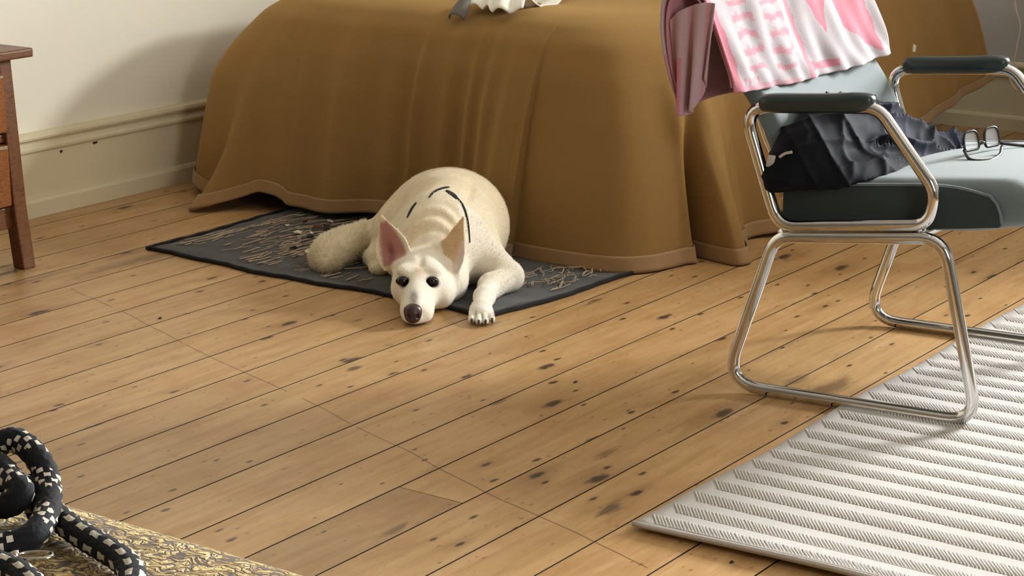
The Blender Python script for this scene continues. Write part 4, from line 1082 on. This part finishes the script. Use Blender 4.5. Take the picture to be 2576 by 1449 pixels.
    fm.loops.add(len(FV)); fm.loops.foreach_set('vertex_index', np.arange(len(FV), dtype=np.int32)); fm.polygons.add(len(sel)); fm.polygons.foreach_set('loop_start', np.arange(0, len(FV), 3, dtype=np.int32))
    fm.polygons.foreach_set('use_smooth', np.ones(len(sel), bool)); fm.update(calc_edges=True)
    fm.normals_split_custom_set_from_vertices(np.repeat(n0, 3, axis=0).tolist())
    fc = np.repeat(col[sel] * rf.uniform(0.86, 1.10, (len(sel), 1)), 3, axis=0); at = fm.color_attributes.new('tint', 'FLOAT_COLOR', 'POINT')
    at.data.foreach_set('color', np.concatenate([np.clip(fc, 0, 1), np.ones((len(fc), 1))], 1).astype(np.float32).ravel())
    fm.materials.append(m); fo = bpy.data.objects.new('fur', fm); COL.objects.link(fo); fo.parent = root; fo['kind'] = 'stuff'
    # eyes
    me_ = m_plain('dog_eye', lin(14, 9, 8), 0.06)
    for e in EYES:
        Vs, Fs = rounded_box((1, 1, 1), 1.0, 8); mesh('eye', [(e[0] + q[0] * 0.0155, e[1] + 0.0065 + q[1] * 0.0125, e[2] + q[2] * 0.0112) for q in Vs], Fs, me_, root)
    # nose leather with nostrils
    N = SDF((-0.03, -0.055, 0.0), (0.03, 0.01, 0.075), 0.0014)
    N.ell((0.0, -0.022, 0.037), (0.0210, 0.016, 0.0165), 0.006); N.ell((0.0, -0.027, 0.026), (0.0180, 0.013, 0.0170), 0.008)
    for s in (-1, 1): N.ell((0.0110 * s, -0.038, 0.027), (0.0046, 0.007, 0.0056), 0.003, sub=True)
    N.rc((0, -0.0410, 0.030), (0, -0.0395, 0.011), 0.0012, 0.0012, 0.003, sub=True)
    Vn, Qn = N.extract(); nm = NT('dog_nose'); nm.col(nm.mix(nm.noise(nm.obj(), 90, 3), lin(44, 26, 28), lin(72, 46, 46))); nm.set(Roughness=0.28); nm.bump(nm.voro(nm.obj(), 700).outputs['Distance'], 0.25, 0.001)
    np_mesh('nose', Vn, Qn, nm.m, root)
    # claws
    mc = m_plain('dog_claw', lin(34, 26, 24), 0.3)
    for (rr, a0, a1) in toes:
        x = rr + (rr - 0.156) * 0.15; tube('claw', smooth_path([(x, a1 - 0.004, 0.014), (x, a1 - 0.012, 0.0115), (x, a1 - 0.016, 0.006)], 4), [0.0032] * 5 + [0.0024] * 2 + [0.0015] * 2, mc, root, 8)
    # harness straps that show between the fur
    bv = BVHTree.FromPolygons([tuple(v) for v in V], [tuple(int(i) for i in q) for q in Q]); ms = m_fabric('black_harness_webbing', lin(22, 22, 26), lin(34, 34, 42), 300, 0.7)
    def strap(pts, w):
        P = []
        for (x, y) in smooth_path([(p[0], p[1], 0) for p in pts], 8) and [(q[0], q[1]) for q in smooth_path([(p[0], p[1], 0) for p in pts], 8)]:
            h = bv.ray_cast(Vector((x, y, 0.5)), Vector((0, 0, -1)))
            if h[0]: P.append((h[0], h[1]))
        V_, n = [], len(P)
        for k, (p, nn) in enumerate(P):
            d = ((P[min(k + 1, n - 1)][0] - P[max(k - 1, 0)][0])).normalized(); sd = nn.cross(d).normalized(); ww = w * math.sin(math.pi * (k + 0.6) / (n + 0.2)) ** 0.5
            for s in (-1, -0.4, 0.4, 1): V_.append(p + sd * ww * s + nn * (0.0028 if abs(s) < 0.9 else -0.001))
        mesh('harness_strap', V_, grid_faces(n, 4), ms, root)
    strap([(0.042, 0.315), (0.056, 0.345), (0.076, 0.362), (0.092, 0.368)], 0.0058)
    strap([(-0.010, 0.295), (0.000, 0.312), (0.012, 0.322)], 0.0066)
    strap([(0.084, 0.345), (0.097, 0.330), (0.110, 0.310)], 0.0105)
    strap([(0.104, 0.322), (0.122, 0.295), (0.132, 0.265), (0.136, 0.235)], 0.0035)
    return root
build_dog()

# ------------------------------------------------------------------ brocade bench and rope lead in the foreground
def build_bench():
    root = empty('upholstered_bench', (0.85, 1.60, 0), 0, 'gold and brown paisley brocade bench in the near corner', 'bench')
    Vs, Fs = rounded_box((0.39, 0.69, 0.075), 0.072, 40)
    out = []
    for q in Vs:
        z = 0.530 + q[2]
        if q[2] > 0: z += 0.012 * (1 - (q[0] / 0.39) ** 2) * (1 - (q[1] / 0.69) ** 4) - 0.012
        out.append((q[0] - 0.01, q[1] - 0.03, z + 0.004))
    mesh('cushion', out, Fs, M['brocade'], root)
    box('bench_base', -0.37, 0.35, -0.65, 0.59, 0.16, 0.46, M['brocade'], root, 0.03, 4, True)
    for x in (-0.32, 0.30):
        for y in (-0.60, 0.54):
            V, F = tube_data([(x, y, 0), (x, y, 0.17)], [0.02, 0.03], 12); mesh('leg', V, F, M['wood'], root)
build_bench()

def build_rope():
    root = empty('rope_lead', (1.08, 1.24, 0.60), 0, 'black braided rope lead with white flecks knotted on the brocade bench', 'lead')
    mk = m_fabric('black_braid', lin(13, 14, 18), lin(22, 23, 29), 300, 0.8, 0.5, 0.05); mwh = m_fabric('white_fleck', lin(226, 218, 200), lin(196, 188, 172), 300, 0.8, 0.4, 0.1)
    def rope(name, pts, r, style):
        P = smooth_path([(p[0] - 1.08, p[1] - 1.24, p[2] - 0.60) for p in pts], 14)
        # resample evenly
        L = [0]
        for k in range(1, len(P)): L.append(L[-1] + (P[k] - P[k - 1]).length)
        step = 0.0026; n = int(L[-1] / step); Pr = []; j = 0
        for k in range(n + 1):
            s = L[-1] * k / n
            while j < len(L) - 2 and L[j + 1] < s: j += 1
            f = (s - L[j]) / max(1e-9, L[j + 1] - L[j]); Pr.append(P[j].lerp(P[j + 1], f))
        sides = 24
        V, F = tube_data(Pr, r, sides, False)
        # braid relief
        Vn = []
        for i in range(len(Pr)):
            for k in range(sides):
                p = Vector(V[i * sides + k]); c = Pr[i]; b = 1 + 0.05 * math.sin(2 * math.pi * (k / sides * 8 + i / 5.0)) + 0.04 * math.sin(2 * math.pi * (k / sides * 8 - i / 5.0)); Vn.append(c + (p - c) * b)
        o = mesh(name, Vn, F, mk, root); o.data.materials.append(mwh)
        for i in range(len(Pr) - 1):
            for k in range(sides):
                if style == 0:      # scattered diamond flecks
                    ii = i + k * 0.9; hit = int(ii // 10) % 2 == 0 and (i % 3 != 2) and ((i // 3) + (k // 2)) % 2 == 0
                else:               # bands of dashes
                    hit = (i % 9) < 5 and k % 5 in (0, 1)
                if hit: o.data.polygons[i * sides + k].material_index = 1
        return o
    rope('rope_loop', [(1.125, 1.372, 0.640), (1.142, 1.345, 0.662), (1.148, 1.326, 0.6616), (1.142, 1.298, 0.650), (1.128, 1.2756, 0.6367), (1.103, 1.251, 0.628), (1.0717, 1.233, 0.6226), (1.052, 1.240, 0.6190), (1.030, 1.262, 0.618)], 0.0112, 0)
    rope('rope_knot', [(1.116, 1.360, 0.648), (1.118, 1.330, 0.6507), (1.1088, 1.300, 0.6454), (1.1003, 1.278, 0.640), (1.092, 1.290, 0.630), (1.100, 1.312, 0.626), (1.118, 1.312, 0.634), (1.124, 1.290, 0.634), (1.118, 1.268, 0.622)], 0.0115, 0)
    rope('rope_end', [(1.128, 1.300, 0.6165), (1.132, 1.286, 0.6165), (1.122, 1.259, 0.6165), (1.109, 1.225, 0.6165), (1.099, 1.192, 0.6165), (1.089, 1.156, 0.6165), (1.076, 1.127, 0.6165), (1.053, 1.100, 0.6165), (1.019, 1.081, 0.6165)], 0.0112, 1)
    rope('rope_tail', [(1.022, 1.237, 0.617), (1.020, 1.211, 0.617), (1.016, 1.188, 0.617), (1.000, 1.148, 0.617)], 0.0112, 1)
    rope('rope_stub', [(1.095, 1.330, 0.622), (1.085, 1.312, 0.620), (1.068, 1.300, 0.618)], 0.0115, 1)
    mc = m_plain('brushed_clip_steel', (0.72, 0.68, 0.60, 1), 0.18, 1.0)
    c = Vector((1.055, 1.214, 0.614)); d = (Vector((1.062, 1.203, 0)) - Vector((1.047, 1.225, 0))).normalized(); s = Vector((0, 0, 1)).cross(d)
    ring = [c - root.location + d * 0.0145 * math.cos(t) + s * 0.0085 * math.sin(t) for t in np.linspace(0, 2 * math.pi, 33)[:-1]]
    clip = empty('clip'); clip.parent = root
    tube('clip_ring', ring, 0.0021, mc, clip, 8, True)
    tube('clip_shaft', [c - root.location - d * 0.014, c - root.location - d * 0.055], 0.0036, mc, clip, 10)
    tube('clip_collar', [c - root.location - d * 0.013, c - root.location - d * 0.019], 0.0055, mc, clip, 12)
build_rope()

# ------------------------------------------------------------------ bits of fluff and debris on the floor
md_ = m_plain('dark_debris', lin(20, 14, 14), 0.7)
def bit(x, y, s, label, seed):
    r = random.Random(seed); n = 7; V = [(s * r.uniform(0.5, 1.1) * math.cos(2 * math.pi * k / n) * 1.6, s * r.uniform(0.5, 1.1) * math.sin(2 * math.pi * k / n), 0.0005) for k in range(n)] + [(0.1 * s, 0, s * 0.9)]
    o = mesh('floor_crumb', V, [tuple(range(n))[::-1]] + [(k, (k + 1) % n, n) for k in range(n)], md_, None, False); o.location = (x, y, 0); tag(o, label, 'crumb', 'dark crumbs on the floorboards'); return o
bit(3.219, 3.230, 0.0055, 'tiny black crumb on the boards left of the grey mat', 1)
bit(3.355, 2.184, 0.0050, 'tiny black crumb on the boards between dog and chair', 2)
bit(2.690, 1.452, 0.0050, 'small black crumb beside the white rug edge, left of two', 3)
bit(2.668, 1.352, 0.0060, 'black crumb beside the white rug edge near the bottom', 4)
